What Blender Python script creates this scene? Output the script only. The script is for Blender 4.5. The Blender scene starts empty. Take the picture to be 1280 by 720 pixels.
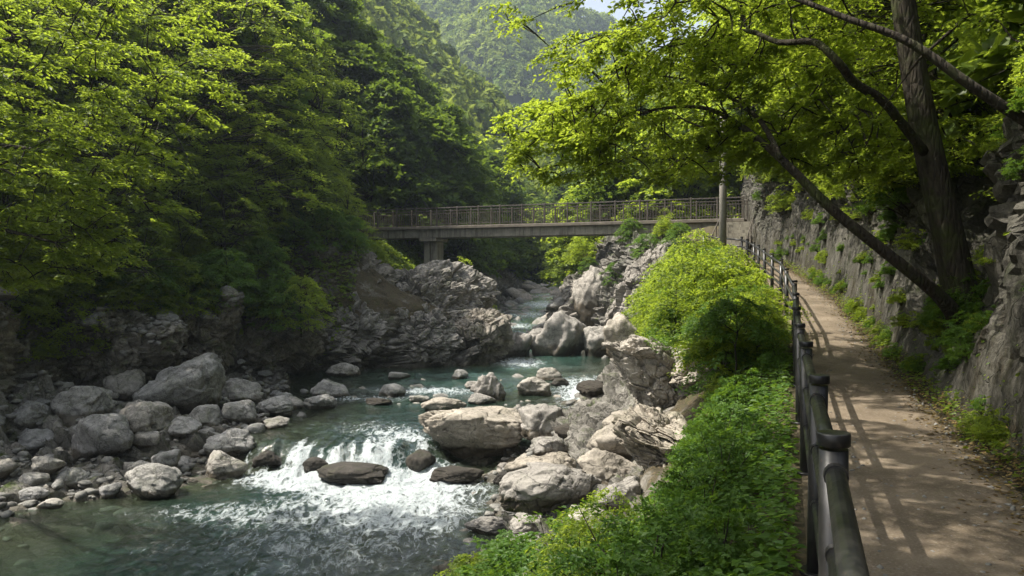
import bpy, math, random
import numpy as np
from mathutils import Vector, Matrix, Quaternion
from mathutils.bvhtree import BVHTree

R = math.radians
SC = bpy.context.scene
COL = SC.collection

# ------------------------------------------------------------------ camera
F, HY, CAMZ = 995.0, 345.0, 1.63
cam_d = bpy.data.cameras.new('camera')
cam = bpy.data.objects.new('camera', cam_d); COL.objects.link(cam)
cam_d.sensor_width = 36.0; cam_d.lens = F / 1280 * 36
cam_d.clip_start = 0.05; cam_d.clip_end = 6000
cam.location = (0, 0, CAMZ)
cam.rotation_euler = (R(90) - math.atan(15 / F), 0, 0)
SC.camera = cam

def W(px, py, d):
    return Vector(((px - 640) / F * d, d, CAMZ + (HY - py) / F * d))

# ------------------------------------------------------------------ world, sun, exposure
SUN_EL, SUN_AZ = 57.0, -90.0          # degrees; azimuth from +Y towards +X
world = bpy.data.worlds.new('World'); SC.world = world; world.use_nodes = True
wn = world.node_tree.nodes; wl = world.node_tree.links
wn.clear()
wo = wn.new('ShaderNodeOutputWorld'); bg = wn.new('ShaderNodeBackground'); sky = wn.new('ShaderNodeTexSky')
sky.sky_type = 'NISHITA'; sky.sun_disc = False
sky.sun_elevation = R(SUN_EL); sky.sun_rotation = R(SUN_AZ) % (2 * math.pi)
sky.air_density = 1.0; sky.dust_density = 4.5
bg.inputs['Strength'].default_value = 0.15
bw = wn.new('ShaderNodeRGBToBW'); mxs = wn.new('ShaderNodeMix'); mxs.data_type = 'RGBA'; mxs.inputs[0].default_value = .5
mul = wn.new('ShaderNodeMath'); mul.operation = 'MULTIPLY'; mul.inputs[1].default_value = 1.25
wl.new(sky.outputs[0], bw.inputs[0]); wl.new(bw.outputs[0], mul.inputs[0]); wl.new(sky.outputs[0], mxs.inputs[6]); wl.new(mul.outputs[0], mxs.inputs[7])
wl.new(mxs.outputs[2], bg.inputs[0]); wl.new(bg.outputs[0], wo.inputs[0])
sun_d = bpy.data.lights.new('sun', 'SUN'); sun_d.energy = 5.0; sun_d.angle = R(0.53); sun_d.color = (1.0, 0.94, 0.84)
sun = bpy.data.objects.new('sun', sun_d); COL.objects.link(sun)
sdir = Vector((math.sin(R(SUN_AZ)) * math.cos(R(SUN_EL)), math.cos(R(SUN_AZ)) * math.cos(R(SUN_EL)), math.sin(R(SUN_EL))))
sun.rotation_euler = sdir.to_track_quat('Z', 'Y').to_euler()
sun.location = (0, 0, 60)
SC.view_settings.view_transform = 'Standard'; SC.view_settings.look = 'None'
SC.view_settings.gamma = 1.0; SC.view_settings.use_curve_mapping = False
SC.view_settings.exposure = 0.95
SC.render.engine = 'CYCLES'
cy = SC.cycles
cy.max_bounces = 7; cy.diffuse_bounces = 3; cy.glossy_bounces = 2; cy.transmission_bounces = 4
cy.transparent_max_bounces = 8; cy.volume_bounces = 0; cy.caustics_reflective = False; cy.caustics_refractive = False
cy.sample_clamp_indirect = 6.0; cy.use_denoising = True

# ------------------------------------------------------------------ numpy noise
def _h(ix, iy, iz, seed):
    M = np.uint64(0xFFFFFFFF)
    h = ((ix.astype(np.int64) & 0xFFFFFFFF).astype(np.uint64) * np.uint64(374761393) + (iy.astype(np.int64) & 0xFFFFFFFF).astype(np.uint64) * np.uint64(668265263)
         + (iz.astype(np.int64) & 0xFFFFFFFF).astype(np.uint64) * np.uint64(2147483647) + np.uint64((seed * 1274126177) & 0xFFFFFFFF)) & M
    h = ((h ^ (h >> np.uint64(13))) * np.uint64(1274126177)) & M
    h = ((h ^ (h >> np.uint64(16))) * np.uint64(2246822519)) & M
    h = h ^ (h >> np.uint64(15))
    return (h & np.uint64(0xFFFFFF)).astype(np.float64) / 16777215.0

def vnoise(p, seed=0):
    i = np.floor(p); f = p - i; f = f * f * f * (f * (f * 6 - 15) + 10)
    i = i.astype(np.int64); r = 0
    for a in (0, 1):
        for b in (0, 1):
            for c in (0, 1):
                w = (f[:, 0] if a else 1 - f[:, 0]) * (f[:, 1] if b else 1 - f[:, 1]) * (f[:, 2] if c else 1 - f[:, 2])
                r = r + w * _h(i[:, 0] + a, i[:, 1] + b, i[:, 2] + c, seed)
    return r * 2 - 1

def fbm(p, oct=4, seed=0, gain=.5):
    r = 0; a = 1; t = 0
    for k in range(oct):
        r = r + a * vnoise(p * 2 ** k + 17.3 * k, seed + k); t += a; a *= gain
    return r / t

def cells(p, seed=0):
    """faceted noise: every cell is its own tilted plane; also gives F2-F1"""
    i = np.floor(p).astype(np.int64)
    d1 = np.full(len(p), 9.); d2 = np.full(len(p), 9.); hv = np.zeros(len(p))
    for a in (-1, 0, 1):
        for b in (-1, 0, 1):
            for c in (-1, 0, 1):
                x, y, z = i[:, 0] + a, i[:, 1] + b, i[:, 2] + c
                q = np.stack([x + _h(x, y, z, seed), y + _h(x, y, z, seed + 1), z + _h(x, y, z, seed + 2)], 1)
                v = p - q; d = np.sqrt((v * v).sum(1))
                g = np.stack([_h(x, y, z, seed + 3), _h(x, y, z, seed + 4), _h(x, y, z, seed + 5)], 1) - .5
                hh = (_h(x, y, z, seed + 6) - .5) + (g * v).sum(1) * 2.0
                m = d < d1
                d2 = np.where(m, d1, np.minimum(d2, d)); hv = np.where(m, hh, hv); d1 = np.where(m, d, d1)
    return hv, d2 - d1

# ------------------------------------------------------------------ mesh + object helpers
def np_mesh(name, V, faces, smooth=True, attrs=None, mat=None):
    """faces: list of integer arrays (n,k)"""
    me = bpy.data.meshes.new(name)
    V = np.asarray(V, dtype=np.float32)
    me.vertices.add(len(V)); me.vertices.foreach_set('co', V.ravel())
    loops = np.concatenate([f.ravel() for f in faces]).astype(np.int32)
    tot = np.concatenate([np.full(len(f), f.shape[1], np.int32) for f in faces])
    st = np.concatenate([[0], np.cumsum(tot)[:-1]]).astype(np.int32)
    me.loops.add(len(loops)); me.loops.foreach_set('vertex_index', loops)
    me.polygons.add(len(tot)); me.polygons.foreach_set('loop_start', st); me.polygons.foreach_set('loop_total', tot)
    me.polygons.foreach_set('use_smooth', np.full(len(tot), smooth, dtype=bool))
    for k, v in (attrs or {}).items():
        a = me.attributes.new(k, 'FLOAT', 'POINT'); a.data.foreach_set('value', np.asarray(v, np.float32))
    if mat: me.materials.append(mat)
    me.update(calc_edges=True)
    return me

def obj(name, me, parent=None, loc=None):
    o = bpy.data.objects.new(name, me); COL.objects.link(o)
    if parent: o.parent = parent
    if loc is not None: o.location = loc
    return o

def tag(o, label=None, cat=None, group=None, kind=None):
    for k, v in (('label', label), ('category', cat), ('group', group), ('kind', kind)):
        if v: o[k] = v
    return o

def empty(name, loc=(0, 0, 0), rz=0):
    o = bpy.data.objects.new(name, None); COL.objects.link(o); o.location = loc; o.rotation_euler = (0, 0, rz)
    o.empty_display_size = .2
    return o

def kids(o): return [c for c in bpy.data.objects if c.parent == o]
_kids = {}
def copy_tree(o):
    c = o.copy(); COL.objects.link(c)
    if o.name not in _kids: _kids[o.name] = kids(o)
    for ch in _kids[o.name]:
        d = ch.copy(); COL.objects.link(d); d.parent = c
    return c

class MB:
    def __init__(s): s.V = []; s.Fs = []; s.n = 0
    def add(s, V, Fl):
        for f in Fl: s.Fs.append([i + s.n for i in f])
        s.V += [tuple(v) for v in V]; s.n += len(V)
    def box(s, x0, x1, y0, y1, z0, z1, bev=0):
        if bev <= 0:
            V = [(x, y, z) for z in (z0, z1) for x, y in ((x0, y0), (x1, y0), (x1, y1), (x0, y1))]
            s.add(V, [(3, 2, 1, 0), (4, 5, 6, 7), (0, 1, 5, 4), (1, 2, 6, 5), (2, 3, 7, 6), (3, 0, 4, 7)]); return
        b = bev; rings = []
        for z, i in ((z0, b), (z0 + b, 0), (z1 - b, 0), (z1, b)):
            rings.append([(x0 + i + (b if not i else 0), y0 + i, z), (x1 - i - (b if not i else 0), y0 + i, z), (x1 - i, y0 + i + (b if not i else 0), z), (x1 - i, y1 - i - (b if not i else 0), z),
                          (x1 - i - (b if not i else 0), y1 - i, z), (x0 + i + (b if not i else 0), y1 - i, z), (x0 + i, y1 - i - (b if not i else 0), z), (x0 + i, y0 + i + (b if not i else 0), z)])
        V = [v for r in rings for v in r]; Fl = [tuple(range(7, -1, -1)), tuple(range(24, 32))]
        for k in range(3):
            for j in range(8): Fl.append((k * 8 + j, k * 8 + (j + 1) % 8, k * 8 + 8 + (j + 1) % 8, k * 8 + 8 + j))
        s.add(V, Fl)
    def tube(s, pts, rad, n=8, cap=True):
        pts = [Vector(p) for p in pts]
        if not hasattr(rad, '__len__'): rad = [rad] * len(pts)
        V = []; prev = None
        for i, p in enumerate(pts):
            t = (pts[min(i + 1, len(pts) - 1)] - pts[max(i - 1, 0)]).normalized()
            if prev is None:
                a = Vector((0, 0, 1)) if abs(t.z) < .9 else Vector((1, 0, 0))
                u = t.cross(a).normalized()
            else: u = (prev - t * prev.dot(t)).normalized()
            prev = u; w = t.cross(u)
            for k in range(n):
                a = 2 * math.pi * k / n
                V.append(p + (u * math.cos(a) + w * math.sin(a)) * rad[i])
        Fl = []
        for i in range(len(pts) - 1):
            for k in range(n): Fl.append((i * n + k, i * n + (k + 1) % n, (i + 1) * n + (k + 1) % n, (i + 1) * n + k))
        if cap: Fl += [tuple(range(n - 1, -1, -1)), tuple(range((len(pts) - 1) * n, len(pts) * n))]
        s.add(V, Fl)
    def mesh(s, name, mat, smooth=False):
        me = bpy.data.meshes.new(name); me.from_pydata(s.V, [], s.Fs)
        if smooth: me.polygons.foreach_set('use_smooth', [True] * len(me.polygons))
        if mat: me.materials.append(mat)
        me.update(); return me
    def build(s, name, mat, parent=None, smooth=False): return obj(name, s.mesh(name, mat, smooth), parent)

# ------------------------------------------------------------------ materials
class NT:
    def __init__(s, name):
        s.m = bpy.data.materials.new(name); s.m.use_nodes = True
        s.t = s.m.node_tree; s.t.nodes.clear()
        s.out = s.t.nodes.new('ShaderNodeOutputMaterial')
    def n(s, ty, ins=None, **kw):
        nd = s.t.nodes.new('ShaderNode' + ty)
        for k, v in kw.items(): setattr(nd, k, v)
        for k, v in (ins or {}).items():
            if isinstance(v, bpy.types.NodeSocket): s.t.links.new(v, nd.inputs[k])
            elif v is not None: nd.inputs[k].default_value = v
        return nd
    def noise(s, vec, scale, detail=5, rough=.6, dist=0):
        return s.n('TexNoise', {'Vector': vec, 'Scale': scale, 'Detail': detail, 'Roughness': rough, 'Distortion': dist}).outputs['Fac']
    def ramp(s, fac, stops):
        nd = s.n('ValToRGB', {'Fac': fac}); e = nd.color_ramp.elements
        while len(e) < len(stops): e.new(.5)
        for i, (p, c) in enumerate(stops): e[i].position = p; e[i].color = (*c, 1) if len(c) == 3 else c
        return nd.outputs[0]
    def mr(s, v, a, b, c=0., d=1., smooth=False):
        return s.n('MapRange', {'Value': v, 'From Min': a, 'From Max': b, 'To Min': c, 'To Max': d}, interpolation_type='SMOOTHSTEP' if smooth else 'LINEAR').outputs[0]
    def mix(s, f, a, b, mode='MIX'):
        nd = s.n('Mix', None, data_type='RGBA', blend_type=mode)
        for k, v in ((0, f), (6, a), (7, b)):
            if isinstance(v, bpy.types.NodeSocket): s.t.links.new(v, nd.inputs[k])
            else: nd.inputs[k].default_value = v if k == 0 else ((*v, 1) if len(v) == 3 else v)
        return nd.outputs[2]
    def math(s, op, a, b=None, c=None, clamp=False):
        nd = s.n('Math', None, operation=op, use_clamp=clamp)
        for k, v in enumerate((a, b, c)):
            if isinstance(v, bpy.types.NodeSocket): s.t.links.new(v, nd.inputs[k])
            elif v is not None: nd.inputs[k].default_value = v
        return nd.outputs[0]
    def bump(s, h, strength, dist, normal=None):
        return s.n('Bump', {'Height': h, 'Strength': strength, 'Distance': dist, 'Normal': normal}).outputs[0]
    def done(s, sh): s.t.links.new(sh, s.out.inputs[0]); return s.m
    def attr(s, name): return s.n('Attribute', None, attribute_name=name).outputs['Fac']

def rock_nodes(t, vec, pal, scale=1.0, moss=.5, mosscol=(.05, .07, .015)):
    big = t.noise(vec, .9 * scale, 4, .6)
    mid = t.noise(vec, 4.5 * scale, 8, .7)
    fine = t.noise(vec, 28 * scale, 6, .7)
    col = t.ramp(t.math('MULTIPLY_ADD', mid, .6, t.math('MULTIPLY', big, .4)), [(.38, pal[0]), (.5, pal[1]), (.61, pal[2])])
    col = t.mix(t.mr(fine, .35, .7, 0, .55), col, tuple(min(1, c * 1.45) for c in pal[2]), 'MIX')
    # pits / dark specks
    vor = t.n('TexVoronoi', {'Vector': vec, 'Scale': 9 * scale, 'Randomness': 1.0}, feature='DISTANCE_TO_EDGE').outputs['Distance']
    wv = t.n('VectorMath', {0: vec, 1: t.n('TexNoise', {'Vector': vec, 'Scale': 2.2 * scale, 'Detail': 4}).outputs['Color']}, operation='ADD').outputs[0]
    cr = t.n('TexVoronoi', {'Vector': wv, 'Scale': 1.7 * scale}, feature='DISTANCE_TO_EDGE').outputs['Distance']
    crack = t.mr(cr, 0, .035, 1, 0)
    col = t.mix(t.math('MULTIPLY', crack, .6), col, (.04, .038, .032))
    # moss and lichen
    geo = t.n('NewGeometry'); nz = t.n('SeparateXYZ', {0: geo.outputs['Normal']}).outputs[2]
    mm = t.math('MULTIPLY', t.mr(t.noise(vec, 1.6 * scale, 6, .75), .52, .66), t.mr(nz, -.3, .7, .35, 1))
    col = t.mix(t.math('MULTIPLY', mm, moss), col, mosscol)
    h = t.math('ADD', t.math('MULTIPLY', mid, 1.0), t.math('MULTIPLY', fine, .28))
    h = t.math('SUBTRACT', h, t.math('MULTIPLY', crack, .25))
    return col, h

def mat_boulder(name, pal, moss=.35, wet=True):
    t = NT(name); tc = t.n('TexCoord'); oi = t.n('ObjectInfo')
    vec = t.n('VectorMath', {0: tc.outputs['Object'], 1: t.n('VectorMath', {0: oi.outputs['Location'], 'Scale': .37}, operation='SCALE').outputs[0]}, operation='ADD').outputs[0]
    col, h = rock_nodes(t, vec, pal, 1.0, moss)
    col = t.mix(1.0, col, t.ramp(oi.outputs['Random'], [(0, (.78, .78, .8)), (.5, (1, 1, 1)), (1, (1.0, .95, .88))]), 'MULTIPLY')
    rough = .85
    if wet:
        gz = t.n('SeparateXYZ', {0: tc.outputs['Generated']}).outputs[2]
        w = t.mr(t.math('ADD', gz, t.math('MULTIPLY', t.math('SUBTRACT', t.noise(vec, 3, 3), .5), .25)), .38, .47, 1, 0, True)
        col = t.mix(w, col, t.mix(1.0, col, (.34, .31, .26), 'MULTIPLY'))
        rough = t.mr(w, 0, 1, .85, .35)
    b = t.bump(h, .8, .045)
    p = t.n('BsdfPrincipled', {'Base Color': col, 'Roughness': rough, 'Normal': b, 'Specular IOR Level': .3})
    return t.done(p.outputs[0])

PALE = [(.11, .102, .09), (.21, .195, .172), (.33, .308, .272)]
GREY = [(.07, .07, .064), (.17, .167, .155), (.33, .32, .30)]
BROWN = [(.012, .010, .008), (.025, .022, .018), (.05, .044, .036)]
M_pale = mat_boulder('pale_rock', PALE, .15)
M_grey = mat_boulder('grey_rock', GREY, .45)
M_brown = mat_boulder('wet_brown_rock', BROWN, .25)

def mat_terrain():
    t = NT('terrain_ground'); geo = t.n('NewGeometry'); vec = geo.outputs['Position']
    col, h = rock_nodes(t, vec, [(.04, .037, .03), (.105, .098, .084), (.235, .22, .195)], .9, 1.0)
    soil_n = t.noise(vec, 3.0, 8, .7)
    soil = t.ramp(soil_n, [(.3, (.028, .024, .014)), (.5, (.06, .05, .03)), (.7, (.05, .06, .02))])
    soil = t.mix(t.mr(t.noise(vec, 22, 4, .7), .5, .62), soil, (.10, .075, .04))
    rk = t.attr('rock')
    f = t.mr(t.math('ADD', rk, t.math('MULTIPLY', t.math('SUBTRACT', t.noise(vec, 1.3, 6, .7), .5), 1.1)), .35, .6, 0, 1, True)
    c = t.mix(f, soil, col)
    wet = t.attr('wet')
    c = t.mix(wet, c, t.mix(1.0, c, (.4, .37, .3), 'MULTIPLY'))
    c = t.mix(t.attr('wall_shade'), c, t.mix(1.0, c, (.46, .46, .43), 'MULTIPLY'))  # rock beyond the path darkened in colour, standing in for tree shade
    hh = t.math('ADD', h, t.math('MULTIPLY', soil_n, .5))
    p = t.n('BsdfPrincipled', {'Base Color': c, 'Roughness': t.mr(wet, 0, 1, .9, .4), 'Normal': t.bump(hh, .9, .07), 'Specular IOR Level': .25})
    return t.done(p.outputs[0])

def mat_leaf(name, c0, c1, tr, transl=.45, gloss=.35):
    t = NT(name); a = t.attr('tint'); oi = t.n('ObjectInfo')
    col = t.mix(a, c0, c1)
    k = t.mr(oi.outputs['Random'], 0, 1, .8, 1.15)
    col = t.mix(1.0, col, t.n('CombineXYZ', {0: k, 1: k, 2: k}).outputs[0], 'MULTIPLY')
    tcol = t.mix(a, tuple(x * .75 for x in tr), tr)
    d = t.n('BsdfPrincipled', {'Base Color': col, 'Roughness': .48, 'Specular IOR Level': gloss})
    tl = t.n('BsdfTranslucent', {'Color': tcol})
    return t.done(t.n('MixShader', {0: transl, 1: d.outputs[0], 2: tl.outputs[0]}).outputs[0])

M_leaf_lime = mat_leaf('lime_leaf', (.075, .125, .012), (.13, .175, .016), (.48, .60, .05), .56)
M_leaf_over = mat_leaf('overhang_leaf', (.065, .115, .012), (.115, .165, .016), (.44, .56, .045), .54)
M_leaf_mid = mat_leaf('green_leaf', (.05, .095, .013), (.10, .145, .016), (.36, .47, .04), .5)
M_leaf_dark = mat_leaf('deep_green_leaf', (.038, .075, .014), (.085, .125, .018), (.22, .32, .03), .42, .08)
M_leaf_shrub = mat_leaf('shrub_leaf', (.045, .11, .014), (.085, .16, .018), (.22, .36, .03), .45)
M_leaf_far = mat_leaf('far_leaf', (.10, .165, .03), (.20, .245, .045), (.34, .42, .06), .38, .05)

def mat_bark(name, c0, c1, mossy=.4):
    t = NT(name); tc = t.n('TexCoord')
    v = t.n('Mapping', {'Vector': tc.outputs['Object'], 'Scale': (9, 9, 2.2)}).outputs[0]
    n1 = t.noise(v, 1.6, 7, .7, .6); n2 = t.noise(tc.outputs['Object'], 2.0, 5, .7)
    vo = t.n('TexVoronoi', {'Vector': v, 'Scale': 1.7}, feature='DISTANCE_TO_EDGE').outputs['Distance']
    c = t.ramp(n1, [(.3, c0), (.7, c1)])
    c = t.mix(t.math('MULTIPLY', t.mr(n2, .48, .64), mossy), c, (.05, .062, .018))
    h = t.math('ADD', n1, t.mr(vo, 0, .25, 0, .8))
    return t.done(t.n('BsdfPrincipled', {'Base Color': c, 'Roughness': .9, 'Normal': t.bump(h, .9, .02), 'Specular IOR Level': .2}).outputs[0])
M_bark = mat_bark('bark', (.016, .013, .01), (.06, .05, .037), .7)
M_bark_thin = mat_bark('branch_bark', (.03, .024, .018), (.07, .058, .042), .2)

def mat_path():
    t = NT('packed_earth'); vec = t.n('NewGeometry').outputs['Position']
    a = t.noise(vec, 1.1, 5, .6); b = t.noise(vec, 45, 5, .7)
    c = t.ramp(a, [(.32, (.085, .066, .044)), (.5, (.145, .114, .08)), (.7, (.215, .173, .125))])
    c = t.mix(t.mr(b, .52, .68, 0, .6), c, (.29, .25, .20))
    c = t.mix(t.mr(t.noise(vec, 3.2, 7, .75), .54, .66, 0, .6), c, (.10, .078, .052))
    c = t.mix(t.mr(t.noise(vec, 70, 2, .5), .3, .42, .5, 0), c, (.09, .07, .045))
    ed = t.attr('edge')
    e = t.mr(t.math('ADD', ed, t.math('MULTIPLY', t.math('SUBTRACT', t.noise(vec, 5, 6, .75), .5), .9)), .45, .8, 0, 1)
    c = t.mix(t.math('MULTIPLY', e, .8), c, (.075, .06, .036))
    vo = t.n('TexVoronoi', {'Vector': vec, 'Scale': 38}).outputs['Distance']
    h = t.math('ADD', b, t.math('ADD', t.math('MULTIPLY', t.mr(vo, 0, .5, .6, 0), .6), t.math('MULTIPLY', t.noise(vec, 6, 4), 2.0)))
    return t.done(t.n('BsdfPrincipled', {'Base Color': c, 'Roughness': .93, 'Normal': t.bump(h, .6, .012), 'Specular IOR Level': .2}).outputs[0])

def mat_water():
    t = NT('river_water'); geo = t.n('NewGeometry'); vec = geo.outputs['Position']
    foam = t.attr('foam'); depth = t.attr('depth'); turb = t.attr('turb')
    st = t.n('Mapping', {'Vector': vec, 'Scale': (1.5, .75, 1.0)}).outputs[0]
    warp = t.n('TexNoise', {'Vector': st, 'Scale': 1.1, 'Detail': 3}).outputs['Color']
    wv = t.n('VectorMath', {0: st, 1: t.n('VectorMath', {0: warp, 'Scale': .7}, operation='SCALE').outputs[0]}, operation='ADD').outputs[0]
    fn = t.noise(wv, 3.8, 9, .66)
    rd = t.math('SUBTRACT', 1.0, t.math('MULTIPLY', t.math('ABSOLUTE', t.math('SUBTRACT', t.noise(wv, 3.6, 5, .6), .5)), 7.0), clamp=True)
    pat = t.math('ADD', t.math('MULTIPLY', fn, .75), t.math('MULTIPLY', rd, .25))
    fa = t.math('ADD', pat, t.math('MULTIPLY', t.math('SUBTRACT', foam, 1.0), .42))
    ff = t.mr(fa, .32, .66, 0, 1, True)
    w1 = t.noise(wv, 2.2, 4, .6); w2 = t.noise(wv, 9, 4, .65); w3 = t.noise(wv, 30, 3, .6)
    h = t.math('ADD', t.math('MULTIPLY', w1, 1.0), t.math('ADD', t.math('MULTIPLY', w2, .45), t.math('MULTIPLY', w3, .12)))
    bs = t.mr(turb, 0, 1, .32, .62)
    nrm = t.n('Bump', {'Height': h, 'Strength': bs, 'Distance': .11}).outputs[0]
    body = t.n('BsdfPrincipled', {'Base Color': t.mix(t.mr(depth, .05, .8), (.045, .052, .03), t.mix(t.mr(t.n('SeparateXYZ', {0: vec}).outputs[1], 26, 40), (.014, .034, .026), (.05, .105, .082))), 'Roughness': .06, 'Normal': nrm, 'IOR': 1.33, 'Specular IOR Level': .5})
    tr = t.n('BsdfTransparent', {'Color': (.75, .88, .78, 1)})
    m1 = t.n('MixShader', {0: t.mr(depth, 0, .8, .25, .84), 1: tr.outputs[0], 2: body.outputs[0]})
    gl = t.n('BsdfGlossy', {'Color': (1, 1, 1, 1), 'Roughness': .05, 'Normal': nrm})
    fr = t.n('Fresnel', {'IOR': 1.33, 'Normal': nrm}).outputs[0]
    m1b = t.n('MixShader', {0: t.math('MULTIPLY', fr, .8), 1: m1.outputs[0], 2: gl.outputs[0]})
    fh = t.noise(wv, 14, 6, .75)
    fm = t.n('BsdfPrincipled', {'Base Color': t.mix(t.mr(fh, .35, .62), (.30, .36, .37), (.72, .76, .77)), 'Roughness': .55, 'Normal': t.bump(fh, 1.0, .08), 'Subsurface Weight': 0})
    m2 = t.n('MixShader', {0: t.math('MULTIPLY', ff, .9), 1: m1b.outputs[0], 2: fm.outputs[0]})
    return t.done(m2.outputs[0])

def mat_simple(name, c0, c1, rough, scale=6, bump=.3, dist=.01, metal=0, spec=.4):
    t = NT(name); v = t.n('TexCoord').outputs['Object']
    n = t.noise(v, scale, 7, .7); f = t.noise(v, scale * 8, 4, .7)
    c = t.mix(t.mr(n, .35, .65), c0, c1)
    return t.done(t.n('BsdfPrincipled', {'Base Color': c, 'Roughness': t.mr(f, .3, .7, rough * .8, min(1, rough * 1.25)), 'Metallic': metal, 'Normal': t.bump(t.math('ADD', n, t.math('MULTIPLY', f, .4)), bump, dist), 'Specular IOR Level': spec}).outputs[0])
def mat_fence():
    t = NT('black_painted_steel'); v = t.n('NewGeometry').outputs['Position']
    n = t.noise(v, 7, 7, .7); sp = t.noise(v, 55, 4, .75); st_ = t.noise(t.n('Mapping', {'Vector': v, 'Scale': (1, 1, .2)}).outputs[0], 14, 5, .7)
    c = t.mix(t.mr(n, .35, .65), (.009, .010, .011), (.022, .021, .019))
    dust = t.mr(st_, .5, .72, 0, .28); c = t.mix(dust, c, (.055, .05, .042))
    chip = t.mr(sp, .66, .69); c = t.mix(chip, c, (.12, .075, .045))
    return t.done(t.n('BsdfPrincipled', {'Base Color': c, 'Roughness': t.math('ADD', t.mr(n, .3, .7, .28, .45), t.math('MULTIPLY', dust, .5)), 'Normal': t.bump(t.math('SUBTRACT', t.math('MULTIPLY', n, .5), t.math('MULTIPLY', chip, .5)), .35, .004), 'Specular IOR Level': .4}).outputs[0])
M_fence = mat_fence()
M_fence_old = mat_simple('black_painted_steel', (.010, .011, .012), (.020, .020, .019), .36, 9, .25, .004, 0, .4)
def mat_conc():
    t = NT('weathered_concrete'); v = t.n('NewGeometry').outputs['Position']
    n = t.noise(v, 2.5, 8, .75); s1 = t.noise(t.n('Mapping', {'Vector': v, 'Scale': (3.2, 3.2, .25)}).outputs[0], 1.6, 7, .75); f_ = t.noise(v, 24, 5, .7)
    c = t.ramp(n, [(.3, (.15, .135, .105)), (.55, (.25, .23, .185)), (.75, (.33, .31, .26))])
    c = t.mix(t.mr(s1, .48, .66, 0, .8), c, (.055, .048, .035)); c = t.mix(t.mr(n, .6, .68, 0, .5), c, (.07, .08, .03))
    return t.done(t.n('BsdfPrincipled', {'Base Color': c, 'Roughness': .88, 'Normal': t.bump(t.math('ADD', n, t.math('MULTIPLY', f_, .4)), .6, .02)}).outputs[0])
M_conc = mat_conc()
M_deck = mat_simple('stained_deck', (.10, .085, .065), (.19, .165, .13), .85, 3, .5, .02)
M_rail = mat_simple('weathered_brown_rail', (.045, .037, .028), (.10, .084, .065), .6, 5, .3, .006)
M_pole = mat_simple('pole_concrete', (.19, .175, .15), (.27, .25, .215), .8, 4, .3, .006)
M_litter = mat_leaf('fallen_leaf', (.10, .06, .025), (.20, .15, .05), (.12, .08, .03), .2, .2)

# ------------------------------------------------------------------ valley layout tables (x across, y away from the camera, z up)
def tab(pts): 
    a = np.array(pts, float); return lambda y: np.interp(y, a[:, 0], a[:, 1])
t_xf = tab([(-8, -2.7), (0, .12), (2.7, 1.1), (4.3, 1.65), (6.5, 2.41), (8.6, 3.12), (15.8, 5.6), (21, 7.1), (26, 8.25), (29.6, 9.0), (32, 9.3), (36, 9.4), (40, 10.0), (44, 11), (60, 14), (110, 22), (220, 60)])
t_zp = tab([(-8, 0), (8, 0), (12, .15), (15.8, .45), (21, .98), (26, 1.43), (29.6, 1.79), (32, 2.11), (36.5, 2.35), (42.5, 4.3), (60, 6), (110, 14), (220, 55)])
t_zw = tab([(0, -3.5), (20.3, -3.47), (20.9, -3.4), (22, -2.97), (28, -2.92), (31, -2.84), (31.8, -2.74), (33.6, -2.49), (41, -2.46), (44, -2.2), (50, -1.75), (56, -1.45), (65, -1.0), (73, -.57), (90, -.1), (110, .9), (160, 14), (220, 40)])
t_xl = tab([(0, -10.5), (13, -10.6), (16.9, -10.6), (17.7, -9.7), (18.8, -8.4), (20.7, -7.1), (22, -7.2), (24.5, -7.4), (28, -7.9), (31, -8.7), (33.5, -8.9), (34.6, -6.6), (36.2, -2.2), (37.5, -.7), (40, -.6), (44, -1.3), (50, -1.6), (56, -1.3), (65, -.2), (73, .7), (90, 2), (110, 3), (220, 4)])
t_xr = tab([(0, -4), (5, -2.2), (10, -1), (13.5, -.5), (17, -.5), (20, -.3), (22, .6), (24, 1.5), (26, 2.4), (29, 3.2), (31, 3.7), (33, 4.7), (36, 5.4), (41, 5.7), (43, 4.4), (46, 2.6), (50, 2.0), (56, 2.9), (65, 3.7), (73, 4.8), (90, 6.5), (110, 8), (220, 10)])
t_xlb = tab([(0, -17), (14, -16.5), (18, -15.8), (24, -14.4), (28, -12.8), (30, -11.0), (31.6, -9.2), (33.2, -10.2), (34.6, -8), (36.2, -3.2), (37.5, -1.2), (40, -1.1), (44, -1.9), (50, -2.6), (56, -3), (65, -2.2), (73, -1.4), (90, 0), (110, 1), (220, 2)])
t_hl = tab([(0, 4), (20, 4), (28, 3.6), (31.6, 3.0), (34.6, 2.6), (38, 2.6), (46, 2.7), (60, 2.5), (110, 3), (220, 4)])      # cliff height on the left
t_wl = tab([(0, 1.6), (31, 1.2), (34.6, 1.8), (38, 2.4), (50, 2.8), (110, 3), (220, 4)])
t_floor = lambda y: t_zw(y)

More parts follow.
